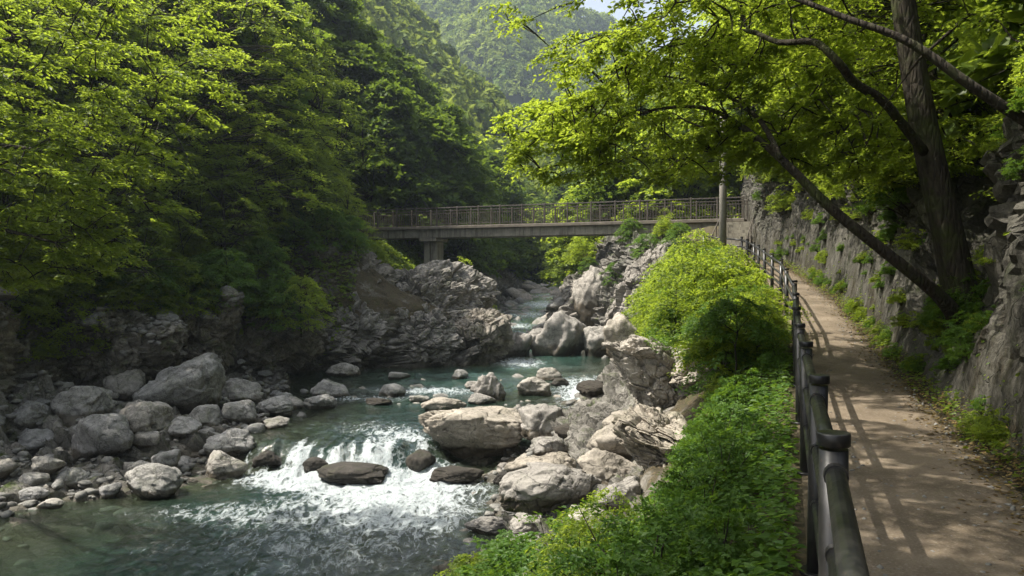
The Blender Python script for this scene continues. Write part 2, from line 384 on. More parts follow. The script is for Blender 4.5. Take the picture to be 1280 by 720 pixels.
ys = [-8.0]
while ys[-1] < 215: ys.append(ys[-1] + (.085 if 17 < ys[-1] < 52 else .10 + max(0, ys[-1]) * .0052))
ys = np.array(ys)
SEG = [(10), (44), (54), (40), (14), (14), (30), (44), (24), (5), (8), (5), (56), (44), (12)]
def controls(y):
    """control points (x,z,rockiness,amplitude) of the cross-section at y"""
    xl, xr, xb, xf = t_xl(y), t_xr(y), t_xlb(y), t_xf(y)
    zw, zp, hl, wl = t_zw(y), t_zp(y), t_hl(y), t_wl(y)
    xc = (xl + xr) / 2; w = xf - xr; hz = zp - zw
    bz = np.interp(y, [0, 30, 34, 40], [.9, .75, .15, .1])
    steep = np.interp(y, [0, 20, 26, 36, 40, 60], [0, 0, .35, .55, 1, .6])   # how much of the right bank is a rock bluff
    wr = np.interp(y, [0, 9, 16, 30, 40], [1.68, 1.72, 1.5, 1.55, 1.9])
    wallh = np.interp(y, [0, 8.6, 9.9, 12.2, 13.8, 30, 40, 60], [3.6, 3.2, .95, 1.0, 2.7, 3.5, 4, 4])
    P = [(xb - wl - 90, zw + hl + np.interp(y, [0, 30, 36, 50, 60], [75, 70, 66, 70, 92]), .1, 1.0), (xb - wl - 34, zw + hl + np.interp(y, [0, 30, 35, 48, 60], [29, 25, 19, 21, 36]), .1, .8), (xb - wl, zw + hl, .35, .35), (xb, zw + bz, 1, .42), (xl, zw - .08, .8, .16), (xc, zw - .95, .7, .15),
         (xr, zw - .06, .95, .2), (xr + w * np.interp(steep, [0, 1], [.22, .12]), zw + hz * np.interp(steep, [0, 1], [.26, .42]), 1.0, .32),
         (xr + w * np.interp(steep, [0, 1], [.58, .35]), zw + hz * np.interp(steep, [0, 1], [.66, .88]), .45 + .5 * steep, .22 + .15 * steep),
         (xf - .75, zp - .22, .05, .07), (xf - .12, zp - .01, 0, .0), (xf + wr - .15, zp - .01, 0, 0), (xf + wr + .12, zp + .12, .45, .08), (xf + wr + .62, zp + wallh, .9, .34),
         (xf + wr + 12, zp + wallh + 11, .2, .5), (xf + wr + 70, zp + wallh + 70, .1, 1)]
    return P
def loft(ys):
    X, Z, RK, AM = [], [], [], []
    cp = controls(ys)
    for k in range(len(cp) - 1):
        n = SEG[k]
        for j in range(n):
            f = j / n
            for L, q in ((X, 0), (Z, 1), (RK, 2), (AM, 3)): L.append(cp[k][q] * (1 - f) + cp[k + 1][q] * f + 0 * ys)
    for L, q in ((X, 0), (Z, 1), (RK, 2), (AM, 3)): L.append(cp[-1][q] + 0 * ys)
    return [np.array(L) for L in (X, Z, RK, AM)]
X, Z, RK, AM = loft(ys)
nu, nv = X.shape
# round the profile a little
def sm(A, it):
    for _ in range(it):
        B = A.copy(); B[1:-1] = (A[:-2] + 2 * A[1:-1] + A[2:]) / 4; A = B
    return A
flat = AM <= .001
Zs, Xs = sm(Z, 5), sm(X, 5); Z = np.where(flat, Z, Zs); X = np.where(flat, X, Xs)
Y = np.tile(ys, (nu, 1))
P = np.stack([X, Y, Z], 2)
du = np.gradient(P, axis=0); dv = np.gradient(P, axis=1)
N = np.cross(dv, du); N /= np.linalg.norm(N, axis=2, keepdims=True) + 1e-9
N *= np.where(N[..., 2:3] < 0, -1, 1)
p = P.reshape(-1, 3); nrm = N.reshape(-1, 3); am = AM.ravel(); rk = RK.ravel()
wp = p + .35 * np.stack([vnoise(p * 1.1, 5), vnoise(p * 1.1, 6), vnoise(p * 1.1, 7)], 1)
wp[:, 2] *= 1.25
c1, e1 = cells(wp / 1.7, 11); c2, e2 = cells(wp / .62, 31); c3, e3 = cells(wp / .27, 51)
disp = c1 * 1.25 + c2 * .8 + c3 * .42 + fbm(p * .55, 4, 3) * 1.0
pil = np.sqrt(np.clip(e2 / .3, 0, 1)) * .55 + np.sqrt(np.clip(e3 / .3, 0, 1)) * .22 - .5
crk = pil - np.clip(.12 - e1, 0, .12) * 2.2 - np.clip(.14 - e2, 0, .14) * 1.0
soft = fbm(p * .35, 5, 9) * 1.2 + fbm(p * 2.2, 3, 12) * .25
rr = np.clip(rk * 1.4 - .2, 0, 1)
D = am * ((disp + crk) * rr + soft * (1 - rr))
near = np.clip((np.abs(p[:, 0] - t_xf(p[:, 1]) - .8) - .95) / .5, 0, 1)
D *= near
p2 = p + nrm * D[:, None]
# keep the river bed and banks from rising through mid-stream
zw_all = t_zw(p2[:, 1])
wet = np.clip((zw_all + .28 - p2[:, 2]) / .3, 0, 1)
idx = np.arange(nu * nv).reshape(nu, nv)
quads = np.stack([idx[:-1, :-1], idx[1:, :-1], idx[1:, 1:], idx[:-1, 1:]], 2).reshape(-1, 4)
fr_ = rk[quads].mean(1)
ter_me = np_mesh('terrain', p2, [quads[:, ::-1]], True, {'rock': rk, 'wet': wet, 'wall_shade': np.clip((p2[:, 0] - t_xf(p2[:, 1]) - 1.3) / .3, 0, 1)}, mat_terrain())  # last attribute masks the painted shade right of the path
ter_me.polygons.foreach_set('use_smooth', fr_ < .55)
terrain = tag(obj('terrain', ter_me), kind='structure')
bvh = BVHTree.FromPolygons([tuple(v) for v in p2], [tuple(q) for q in quads])
EXTRA = []
def ground(x, y, top=140.):
    h = bvh.ray_cast(Vector((x, y, top)), Vector((0, 0, -1)))
    z = h[0].z if h[0] is not None else 0.0
    for cx, cy_, r_, b in EXTRA:
        if abs(x - cx) < r_ and abs(y - cy_) < r_:
            h = b.ray_cast(Vector((x, y, top)), Vector((0, 0, -1)))
            if h[0] is not None: z = max(z, h[0].z)
    return z
def ground_n(x, y):
    h = bvh.ray_cast(Vector((x, y, 140)), Vector((0, 0, -1)))
    if h[0] is None: return 0.0, Vector((0, 0, 1))
    for cx, cy_, r_, b in EXTRA:
        if abs(x - cx) < r_ and abs(y - cy_) < r_:
            k = b.ray_cast(Vector((x, y, 140)), Vector((0, 0, -1)))
            if k[0] is not None and k[0].z > h[0].z: h = k
    n = h[1]
    return h[0].z, (n if n.z > 0 else -n)

# ground sheet reaching the horizon, far below the valley floor at the rim
gr = np.array([(-4000, -4000, -9), (4000, -4000, -9), (4000, 4000, -9), (-4000, 4000, -9)], float)
tag(obj('ground', np_mesh('ground', gr, [np.array([[0, 1, 2, 3]])], False, None, M_leaf_dark and mat_simple('far_ground', (.03, .035, .015), (.05, .06, .02), .95))), kind='structure')

# ------------------------------------------------------------------ river
def bumpf(x, y, cx, cy, rx, ry): return np.exp(-(((x - cx) / rx) ** 2 + ((y - cy) / ry) ** 2))
wy = [6.0]
while wy[-1] < 125: wy.append(wy[-1] + .035 + max(0, wy[-1] - 8) * .0016)
wy = np.array(wy); NU = 230
U = np.linspace(0, 1, NU)
WX = (t_xl(wy) - 1.6)[None, :] * (1 - U[:, None]) + (t_xr(wy) + 1.4)[None, :] * U[:, None]
WY = np.tile(wy, (NU, 1))
q = np.stack([WX.ravel(), WY.ravel(), np.zeros(WX.size)], 1)
casc = np.exp(-((q[:, 1] - 21.3) / 1.5) ** 2)
yw = q[:, 1] + casc * (fbm(q * [.9, 0, 0], 3, 71) * 2.0 + np.interp(q[:, 0], [-8, -6, -4, -2.5, -1], [-.3, -.4, .5, -.5, -.8])) + .25 * fbm(q * .7, 2, 44)
zw = t_zw(yw)
x_, y_ = q[:, 0], q[:, 1]
foam = (1.25 * bumpf(x_, y_, -3.2, 19.9, 2.2, 1.3) + 1.0 * bumpf(x_, y_, -5.6, 20.0, 1.6, .9) + .85 * bumpf(x_, y_, -2.6, 18.2, 2.4, 1.6) + .55 * bumpf(x_, y_, -4.2, 16.2, 3.4, 1.3)
        + .62 * bumpf(x_, y_, -2.6, 14.6, 2.0, .9) + .5 * bumpf(x_, y_, -5.6, 14.8, 2.4, .7) + .85 * bumpf(x_, y_, -3.2, 22.2, 1.0, 1.6) + .45 * bumpf(x_, y_, -4.5, 24, 1.4, 1.4)
        + 1.15 * bumpf(x_, y_, 3.1, 31.2, 1.3, 2.0) + .6 * bumpf(x_, y_, 2.2, 28.4, .8, 2.0) + .85 * bumpf(x_, y_, -3.2, 30.8, 2.6, .8) + .7 * bumpf(x_, y_, -5.6, 29.2, 2.2, .7)
        + .95 * bumpf(x_, y_, .3, 37.8, 1.3, 2.6) + .9 * bumpf(x_, y_, .4, 46, 1.2, 2.2) + .75 * bumpf(x_, y_, .4, 52, 1.4, 2.2) + .75 * bumpf(x_, y_, 1.2, 60, 2, 3) + .75 * bumpf(x_, y_, 2.4, 68, 2, 4) + .6 * bumpf(x_, y_, 3.5, 80, 3, 8) + .5 * bumpf(x_, y_, 1, 22.6, .8, .5))
fall = np.clip(1 - np.abs(y_ - 21.35) / 1.25, 0, 1) * np.clip((x_ + 7.6) / .6, 0, 1) * np.clip((-2.2 - x_) / .5, 0, 1)
foam = foam * (1 - .6 * np.clip(fall * 2, 0, 1)) + np.sqrt(fall) * np.clip(.40 + .95 * vnoise(q * [5.5, .7, 1], 99) + .4 * vnoise(q * [13, 1.2, 1], 98), 0, 1.3)
foam += .55 * bumpf(x_, y_, -3.4, 13.6, 3.0, .8) + .4 * bumpf(x_, y_, -6.6, 17.2, 2.2, .8) + .5 * bumpf(x_, y_, -1.8, 16.2, 1.3, 1.0)
turb = np.clip(foam * .9 + .12 + .5 * bumpf(x_, y_, -4.5, 22.5, 3, 3.5), 0, 1)
hgt = (.13 * turb * fbm(q * [1.6, 1.1, 1], 4, 81) + .07 * turb * fbm(q * 5.5, 3, 83) + .03 * fbm(q * [1.2, .8, 1], 2, 85))
rib = .06 * casc * vnoise(q * [5, .8, 1], 88) * (np.abs(y_ - 21.3) < 3)
zz = zw + hgt + rib
# humps where the stream slides over sunken rocks
zz += .16 * bumpf(x_, y_, -4.15, 20.9, .9, .7) + .20 * bumpf(x_, y_, -6.3, 21.6, .6, .5) + .12 * bumpf(x_, y_, -3.3, 14.2, .9, .35) + .2 * bumpf(x_, y_, -2.0, 20.9, .7, .5)
sub = q.copy(); sub[:, 2] = zz
gh = np.full(len(q), 0.0)
# water depth from the terrain grid (coarse sampling, then interpolated)
gx = np.linspace(-14, 12, 131); gy = np.linspace(4, 126, 306)
G = np.array([[ground(a, b) for b in gy] for a in gx])
ix = np.clip((x_ - gx[0]) / (gx[1] - gx[0]), 0, len(gx) - 1.001); iy = np.clip((y_ - gy[0]) / (gy[1] - gy[0]), 0, len(gy) - 1.001)
i0 = ix.astype(int); j0 = iy.astype(int); fx = ix - i0; fy = iy - j0
gh = G[i0, j0] * (1 - fx) * (1 - fy) + G[i0 + 1, j0] * fx * (1 - fy) + G[i0, j0 + 1] * (1 - fx) * fy + G[i0 + 1, j0 + 1] * fx * fy
depth = np.clip(zz - gh, 0, 2)
wi = np.arange(NU * len(wy)).reshape(NU, len(wy))
wq = np.stack([wi[:-1, :-1], wi[1:, :-1], wi[1:, 1:], wi[:-1, 1:]], 2).reshape(-1, 4)
river = tag(obj('river_water', np_mesh('river_water', sub, [wq], True, {'foam': np.clip(foam * np.interp(y_, [14.5, 17.5], [.72, 1.25]), 0, 1.3), 'depth': depth, 'turb': turb}, mat_water())), kind='structure')
wbvh = BVHTree.FromPolygons([tuple(v) for v in sub], [tuple(v) for v in wq])
def hit(px, py):
    """where the sight line through a pixel of the photo meets the water or the ground"""
    o = Vector((0, 0, CAMZ)); d = (W(px, py, 10) - o).normalized()
    a = bvh.ray_cast(o, d); b = wbvh.ray_cast(o, d)
    c = [h for h in (a, b) if h[0] is not None]
    return min(c, key=lambda h: h[3])[0] if c else None

# ------------------------------------------------------------------ path
py_ = np.arange(-3, 37.2, .07); PU = 34
pw = np.interp(py_, [0, 9, 16, 30, 40], [1.68, 1.72, 1.5, 1.55, 1.9]) - .12
uu = np.linspace(0, 1, PU)
pp = np.zeros((PU, len(py_), 3))
pp[..., 0] = t_xf(py_)[None, :] - .04 + (pw + .06)[None, :] * uu[:, None]
pp[..., 1] = py_[None, :]
pp[..., 2] = t_zp(py_)[None, :] + .012 + .03 * np.sin(uu * math.pi)[:, None]
pf = pp.reshape(-1, 3); pf[:, 2] += .012 * fbm(pf * 2.3, 4, 91) + .006 * fbm(pf * 11, 2, 93)
pi_ = np.arange(len(pf)).reshape(PU, -1)
pq = np.stack([pi_[:-1, :-1], pi_[1:, :-1], pi_[1:, 1:], pi_[:-1, 1:]], 2).reshape(-1, 4)
edge = np.clip(np.maximum(1 - uu * 9, (uu - .72) * 3.6), 0, 1)
tag(obj('path', np_mesh('path', pf, [pq], True, {'edge': np.repeat(edge, len(py_))}, mat_path())), kind='structure')

# ------------------------------------------------------------------ fence along the path
fence = empty('path_fence', (t_xf(2.7), 2.7, 0))
tag(fence, 'black round-post fence with three pipe rails along the river side of the path', 'fence')
def fpt(y): return Vector((float(t_xf(y)), y, float(t_zp(y))))
posts_y = [-1.4, .65, 2.7, 4.3, 6.5, 8.6, 10.9, 13.3, 15.8, 18.4, 21.0, 23.5, 26, 28, 29.6, 31.0, 32.3]
fp = [fpt(y) for y in posts_y] + [Vector((8.95, 33.7, 2.25)), Vector((8.4, 34.9, 2.4))]
pm = MB(); pm.tube([(0, 0, -.25), (0, 0, 1.04)], .048, 28)
pm.tube([(0, 0, .015), (0, 0, .03)], .085, 20)
cmb = MB(); cmb.tube([(0, 0, 1.05), (0, 0, 1.053), (0, 0, 1.092), (0, 0, 1.097)], [.050, .055, .055, .051], 28)
post_me, cap_me = pm.mesh('post', M_fence, True), cmb.mesh('cap', M_fence, True)
for me in (post_me, cap_me):
    me.polygons.foreach_set('use_smooth', [len(p_.vertices) == 4 for p_ in me.polygons])
rnd = random.Random(4)
for v in fp:
    o = obj('post', post_me, fence, v - fence.location); o.rotation_euler = (rnd.uniform(-.01, .01), rnd.uniform(-.012, .012), 0)
    c = obj('cap', cap_me, o)
for a, b in zip(fp[:-1], fp[1:]):
    for h, r_ in ((.965, .034), (.70, .027), (.40, .025)):
        m = MB(); d = (b - a).normalized() * .03
        m.tube([a + Vector((0, 0, h)) + d - fence.location, b + Vector((0, 0, h)) - d - fence.location], r_, 14)
        rl_ = m.build('rail', M_fence, fence, True)
        a2 = a + Vector((0, 0, h)) - fence.location; b2 = b + Vector((0, 0, h)) - fence.location; dn = (b - a).normalized()
        for e0, e1 in ((a2 + dn * .045, a2 + dn * .085), (b2 - dn * .085, b2 - dn * .045)):
            bk = MB(); bk.tube([e0, e1], r_ + .006, 14); bk.build('bracket', M_fence, rl_)

# ------------------------------------------------------------------ footbridge
B0, B1 = Vector((12.7, 43.2, 4.72)), Vector((-10.8, 52.6, 4.85))
bl = (B1 - B0).length; bang = math.atan2(B1.y - B0.y, B1.x - B0.x)
bridge = empty('footbridge', B0, bang)
tag(bridge, 'long weathered footbridge with baluster railings crossing high over the river', 'bridge')
m = MB(); m.box(0, bl, -1.05, 1.05, -.2, -.02, .02); m.build('deck', M_deck, bridge)
for s in (-1, 1):
    m = MB(); m.box(.0, bl, s * .72 - .14, s * .72 + .14, -.72, -.203, .015)
    for k in range(9): m.box(bl * k / 8 - (.06 if k else 0), bl * k / 8 + (.06 if k < 8 else 0), s * .9 - .035, s * .9 + .035, -.62, -.205)
    m.build('girder', M_conc, bridge)
m = MB()
for k in range(12): m.box(bl * (k + .5) / 12 - .08, bl * (k + .5) / 12 + .08, -.575, .575, -.6, -.215)
m.build('cross_beam', M_conc, bridge)
npost = 18
for s in (-1, 1):
    yy = s * .98
    rl = MB(); rl.box(0, bl, yy - .035, yy + .035, 1.06, 1.12, .008); rl.box(0, bl, yy - .02, yy + .02, .9, .94); rl.box(0, bl, yy - .02, yy + .02, .1, .14)
    ro = rl.build('railing', M_rail, bridge)
    pmb = MB(); pmb.box(-.045, .045, -.045, .045, -.02, 1.16, .01); pme = pmb.mesh('post', M_rail)
    for k in range(npost + 1): obj('post', pme, ro, (bl * k / npost + (.05 if k == 0 else -.05 if k == npost else 0), yy, 0))
    bb = MB()
    for k in range(npost):
        x0, x1 = bl * k / npost, bl * (k + 1) / npost
        for j in range(1, 9):
            xx = x0 + (x1 - x0) * j / 9; bb.box(xx - .011, xx + .011, yy - .011, yy + .011, .14, .9)
    bb.build('balusters', M_rail, ro)
m = MB()
for k in range(2):
    m2 = MB(); x = 18.75 + k * .5
    m2.box(x - .215, x + .215, -.5, .5, -5.2, -.95, .05); m2.build('pier', M_conc, bridge)
m.box(18.4, 19.6, -.85, .85, -.948, -.722, .03); m.build('pier_cap', M_conc, bridge)
m = MB(); m.box(-.9, .35, -1.2, 1.2, -2.4, -.75, .04); m.build('abutment', M_conc, bridge)

# steps from the path up to the bridge
st = empty('staircase', (9.9, 36.6, 2.35)); tag(st, 'short flight of steps with iron handrails climbing from path to bridge end', 'stairs')
sv = Vector((2.35, 6.0, 2.15)); sa = math.atan2(sv.y, sv.x); st.rotation_euler = (0, 0, sa); sl = math.hypot(sv.x, sv.y)
m = MB()
for k in range(12): m.box(sl * k / 12, sl * (k + 1) / 12, -.8, .8, -.8, sv.z * (k + 1) / 12 + k * .0004)
m.build('steps', M_conc, st)
for s in (-.82, .82):
    hr = MB(); hr.tube([(0, s, .9), (sl, s, .9 + sv.z), (sl + .5, s, .9 + sv.z)], .028, 8); hr.tube([(0, s, .45), (sl, s, .45 + sv.z)], .018, 8)
    ho = hr.build('handrail', M_rail, st)
    for k in range(6):
        x = sl * k / 5; pb = MB(); pb.tube([(x, s, sv.z * k / 5 - .3), (x, s, .9 + sv.z * k / 5)], .028, 8); pb.build('post', M_rail, ho)

# pole
pl = empty('utility_pole', (8.2, 31.0, ground(8.2, 31.0) - .3)); tag(pl, 'plain pale concrete pole rising from the shrubs beside the path and bridge', 'pole')
m = MB(); m.tube([(0, 0, 0), (0, 0, 7.9)], [.15, .118], 20); m.build('shaft', M_pole, pl, True)
m = MB(); m.tube([(0, 0, 7.9), (0, 0, 7.96)], [.125, .09], 20); m.build('cap', M_pole, pl, True)
m = MB(); m.box(-.16, .16, -.16, .16, 5.2, 5.26, .01); m.build('band', M_rail, pl)

# ------------------------------------------------------------------ rocks
import bmesh
def ico(sub):
    bm = bmesh.new(); bmesh.ops.create_icosphere(bm, subdivisions=sub, radius=1)
    V = np.array([v.co[:] for v in bm.verts]); Fc = np.array([[v.index for v in f.verts] for f in bm.faces]); bm.free(); return V, Fc
ICO = {k: ico(k) for k in (2, 3, 4, 5, 6, 7)}
def rock_shape(seed, sub=4, planes=16, sharp=9, rough=.5, flat=0):
    """unit rock: smooth intersection of random planes, then weathered by noise"""
    r = np.random.RandomState(seed); V, Fc = ICO[sub]
    n = r.normal(size=(planes, 3)); n /= np.linalg.norm(n, axis=1, keepdims=True)
    d = r.uniform(.72, 1.0, planes)
    if flat: n = np.vstack([n, [[r.uniform(-.15, .15), r.uniform(-.15, .15), 1]]]); d = np.append(d, .62)
    c = np.clip(V @ n.T, 1e-3, None) / d
    rad = (c ** sharp).sum(1) ** (-1 / sharp)
    rad = np.minimum(rad, 1.35)
    P_ = V * rad[:, None]
    o = r.uniform(-50, 50, 3)
    w = P_ + .12 * np.stack([vnoise(P_ * 2 + o, seed), vnoise(P_ * 2 + o, seed + 1), vnoise(P_ * 2 + o, seed + 2)], 1)
    c1, e1 = cells(w * 1.6 + o, seed); c2, e2 = cells(w * 4 + o, seed + 9)
    D_ = .10 * c1 + .035 * c2 - .25 * np.clip(.06 - e1, 0, .06) + .09 * fbm(P_ * 1.3 + o, 3, seed) + .04 * fbm(P_ * 5 + o, 4, seed + 3)
    P_ = P_ * (1 + D_ * rough * 1.3)[:, None]
    return P_, Fc
def rock_mesh(name, seed, mat, **k):
    P_, Fc = rock_shape(seed, **k)
    return np_mesh(name, P_, [Fc], True, None, mat)

# (centre px, contact row px, width px, height px, palette, label, tilt, flat)
big = [
 (217, 512, 120, 72, 'g', 'largest grey boulder on the left bank, tilted and resting on smaller rocks', 18, 0),
 (108, 582, 86, 60, 'g', 'flat-topped grey boulder on the left bank in front of the largest one', -4, 1),
 (163, 548, 80, 46, 'g', 'rounded grey boulder just below the largest left-bank boulder', 4, 0),
 (150, 502, 54, 42, 'g', 'dark boulder in shade behind the left shoulder of the largest boulder', 0, 0),
 (90, 528, 72, 46, 'g', 'rugged dark boulder under the cliff left of the largest boulder', 0, 0),
 (26, 538, 62, 36, 'g', 'low dark boulder at the left cliff foot beside the picture edge', 0, 0),
 (38, 568, 58, 30, 'g', 'mossy grey boulder left of the flat-topped boulder', 0, 0),
 (50, 594, 42, 22, 'g', 'small round boulder in the pebbles below the mossy boulder', 0, 0),
 (292, 505, 52, 32, 'g', 'smooth boulder right of the largest boulder at the cliff foot', 0, 0),
 (297, 531, 43, 30, 'g', 'round grey boulder at the upper waterline of the left bank', 0, 0),
 (252, 536, 46, 30, 'g', 'lumpy grey boulder directly under the right end of the largest boulder', 0, 0),
 (222, 548, 44, 26, 'g', 'cracked low rock among stones below the largest boulder', 0, 0),
 (181, 562, 36, 24, 'g', 'small oval boulder right of the flat-topped boulder', 0, 0),
 (277, 573, 64, 34, 'g', 'dark wet dome-shaped boulder at the left end of the cascade', 0, 0),
 (271, 600, 62, 34, 'g', 'dark wet boulder with pitted face below the cascade dome', 0, 0),
 (202, 588, 38, 26, 'g', 'small dark boulder on the bank left of the wet cascade boulders', 0, 0),
 (175, 594, 38, 16, 'g', 'low oval stone between the flat-topped boulder and the water', 0, 0),
 (180, 625, 78, 42, 'g', 'angular pale grey rock with a sloping top at the left waterline', -12, 0),
 (128, 623, 32, 18, 'g', 'small rock at the waterline left of the angular rock', 0, 0),
 (30, 630, 46, 18, 'g', 'low rock standing in shallow water at the far left', 0, 0),
 (60, 637, 34, 12, 'g', 'flat stone barely above the water at the left shore', 0, 0),
 (84, 612, 52, 24, 'g', 'grey rock in pebbles below the flat-topped boulder', 0, 0),
 (340, 521, 48, 24, 'g', 'smooth grey boulder at the upper left shore beside calm water', 0, 0),
 (342, 536, 32, 14, 'g', 'flat pale stone at the water edge above the cascade', 0, 0),
 (409, 498, 52, 22, 'g', 'long smooth boulder at the foot of the mossy left cliff', 0, 0),
 (402, 512, 42, 18, 'g', 'oval boulder in shallow water below the left cliff foot', 0, 0),
 (366, 511, 26, 14, 'g', 'small stone between two smooth boulders at the cliff foot', 0, 0),
 (490, 496, 36, 16, 'g', 'rounded stone alone in the calm upper channel', 0, 0),
 (497, 474, 28, 9, 'g', 'low stone at the foot of the left rock outcrop', 0, 0),
 (574, 474, 22, 12, 'g', 'small stone in the water by the outcrop tip', 0, 0),
 (596, 575, 138, 66, 'p', 'biggest pale sunlit boulder standing in mid-stream', 2, 1),
 (677, 546, 66, 42, 'p', 'rounded pale boulder right behind the biggest mid-stream boulder', 10, 0),
 (613, 500, 46, 36, 'p', 'upright round boulder in the rapids upstream of the biggest one', 0, 0),
 (662, 493, 44, 22, 'p', 'low brownish boulder beside the upper right rapid', 0, 0),
 (552, 515, 58, 18, 'p', 'flat pale rock in the shallows left of the round boulder', 0, 0),
 (598, 505, 36, 13, 'p', 'small flat rock below the round boulder in the rapids', 0, 0),
 (690, 569, 52, 21, 'p', 'small flat-topped pale rock right of the biggest mid-stream boulder', 0, 1),
 (684, 474, 34, 15, 'p', 'rough rock at the lip of the upper right rapid', 0, 0),
 (745, 497, 46, 20, 'b', 'dark wet rock with white water pouring round it', 0, 0),
 (690, 603, 92, 36, 'p', 'cracked pale rock between the biggest boulder and the long slab', 0, 0),
 (692, 636, 135, 54, 'p', 'long pale rounded slab at the right shore under the shrubs', 12, 0),
 (762, 608, 84, 48, 'p', 'pale whale-backed rock behind the long slab', 0, 0),
 (786, 549, 66, 38, 'p', 'pale cracked boulder at the foot of the right outcrop', 0, 0),
 (709, 547, 32, 16, 'b', 'brown wet stone in the little channel right of the boulders', 0, 0),
 (784, 575, 96, 46, 'p', 'broad pale rock on the right shore below the cracked boulder', 0, 0),
 (612, 668, 58, 22, 'p', 'low pale rock at the lower right waterline', 0, 0),
 (662, 670, 64, 26, 'p', 'low crumbly rock beside the leaves at the lower right shore', 0, 0),
 (655, 708, 96, 34, 'p', 'pale flat rock nearest the camera, half hidden by leaves', 0, 1),
 (775, 640, 60, 40, 'p', 'pale rock almost hidden in the shrubs right of the long slab', 0, 0),
 (735, 668, 70, 30, 'p', 'pale rock under the hanging leaves of the right bank', 0, 0),
 (572, 606, 70, 18, 'b', 'brown wet ledge with water sliding over it below the biggest boulder', 0, 0),
 (640, 612, 60, 24, 'b', 'brown wet rock touching the left end of the long slab', 0, 0),
 (648, 446, 44, 32, 'p', 'tan boulder at the pool outlet by the outcrop tip', 0, 0),
 (704, 445, 78, 58, 'p', 'huge pale block at the back of the green pool', 0, 0),
 (676, 436, 42, 26, 'p', 'pale boulder squeezed between the tan boulder and the huge block', 0, 0),
 (752, 446, 50, 40, 'p', 'pale rock face standing right of the huge block at the pool', 0, 0),
 (782, 450, 54, 62, 'p', 'craggy pale rock rising from the right end of the pool', 0, 0),
 (742, 395, 46, 66, 'p', 'jagged upright rock above the huge block under the bridge', 0, 0),
 (436, 606, 92, 22, 'b', 'dark sunken rock with a veil of water sliding over it in the cascade', 0, 0),
 (334, 584, 42, 20, 'b', 'wet rock at the left part of the cascade lip', 0, 0),
 (520, 592, 40, 26, 'b', 'wet rock in the cascade against the biggest boulder', 0, 0),
 (388, 590, 34, 16, 'b', 'small wet rock breaking the middle of the cascade', 0, 0),
 (430, 470, 44, 16, 'g', 'mossy rock at the foot of the left outcrop', 0, 0),
 (350, 508, 30, 16, 'g', 'small rock under the left cliff by calm water', 0, 0),
 (590, 486, 26, 10, 'p', 'small pale stone above the round rapids boulder', 0, 0),
 (522, 503, 26, 8, 'g', 'low dark stone left of the flat pale rock', 0, 0),
 (470, 507, 34, 9, 'b', 'wet stone awash at the upper rapid', 0, 0),
 (700, 483, 24, 10, 'b', 'little brown stone in the upper right rapid', 0, 0),
]
MATS = {'g': M_grey, 'p': M_pale, 'b': M_brown}
placed = []
for k, (cx, by, w, h, pal, lab, tilt, fl) in enumerate(big):
    g = hit(cx, by)
    if g is None: continue
    d = g.y; wm = w / F * d; hm = h / F * d
    sub = 6 if w > 110 else 5 if w > 40 else 4
    me = rock_mesh('boulder', 100 + k * 7, MATS[pal], sub=sub, planes=random.Random(k).choice([12, 15, 20]), sharp=11 if fl else 8, rough=1.0 if pal == 'p' else .8, flat=fl)
    vs = np.empty(len(me.vertices) * 3, np.float32); me.vertices.foreach_get('co', vs); vs = vs.reshape(-1, 3)
    dm = wm * (.8 if h / w > .4 else .62)
    sx, sy, sz = wm / np.ptp(vs[:, 0]), dm / np.ptp(vs[:, 1]), hm * 1.25 / np.ptp(vs[:, 2])
    ta = R(tilt); ca, sa_ = math.cos(ta), math.sin(ta)
    q_ = vs * [sx, sy, sz] ; q_ = np.stack([q_[:, 0] * ca - q_[:, 2] * sa_, q_[:, 1], q_[:, 0] * sa_ + q_[:, 2] * ca], 1)
    q_[:, 2] -= q_[:, 2].min(); me.vertices.foreach_set('co', q_.astype(np.float32).ravel()); me.update()
    o = obj('boulder', me, None, (g.x, g.y + dm * (.18 if pal == 'p' and g.y < 34 else .36), g.z - (np.ptp(q_[:, 2]) - hm) * 1.15))
    tag(o, lab, 'boulder')
    placed.append((g.x, g.y + dm * .42, wm / 2, dm / 2))

MATO = [mat_boulder('grey_outcrop', [(.06, .055, .047), (.15, .14, .122), (.30, .28, .25)], .5, False), mat_boulder('dark_outcrop', [(.04, .037, .03), (.095, .088, .074), (.21, .197, .172)], .9, False), mat_boulder('pale_outcrop', [(.10, .09, .075), (.21, .19, .16), (.36, .33, .285)], .3, False)]
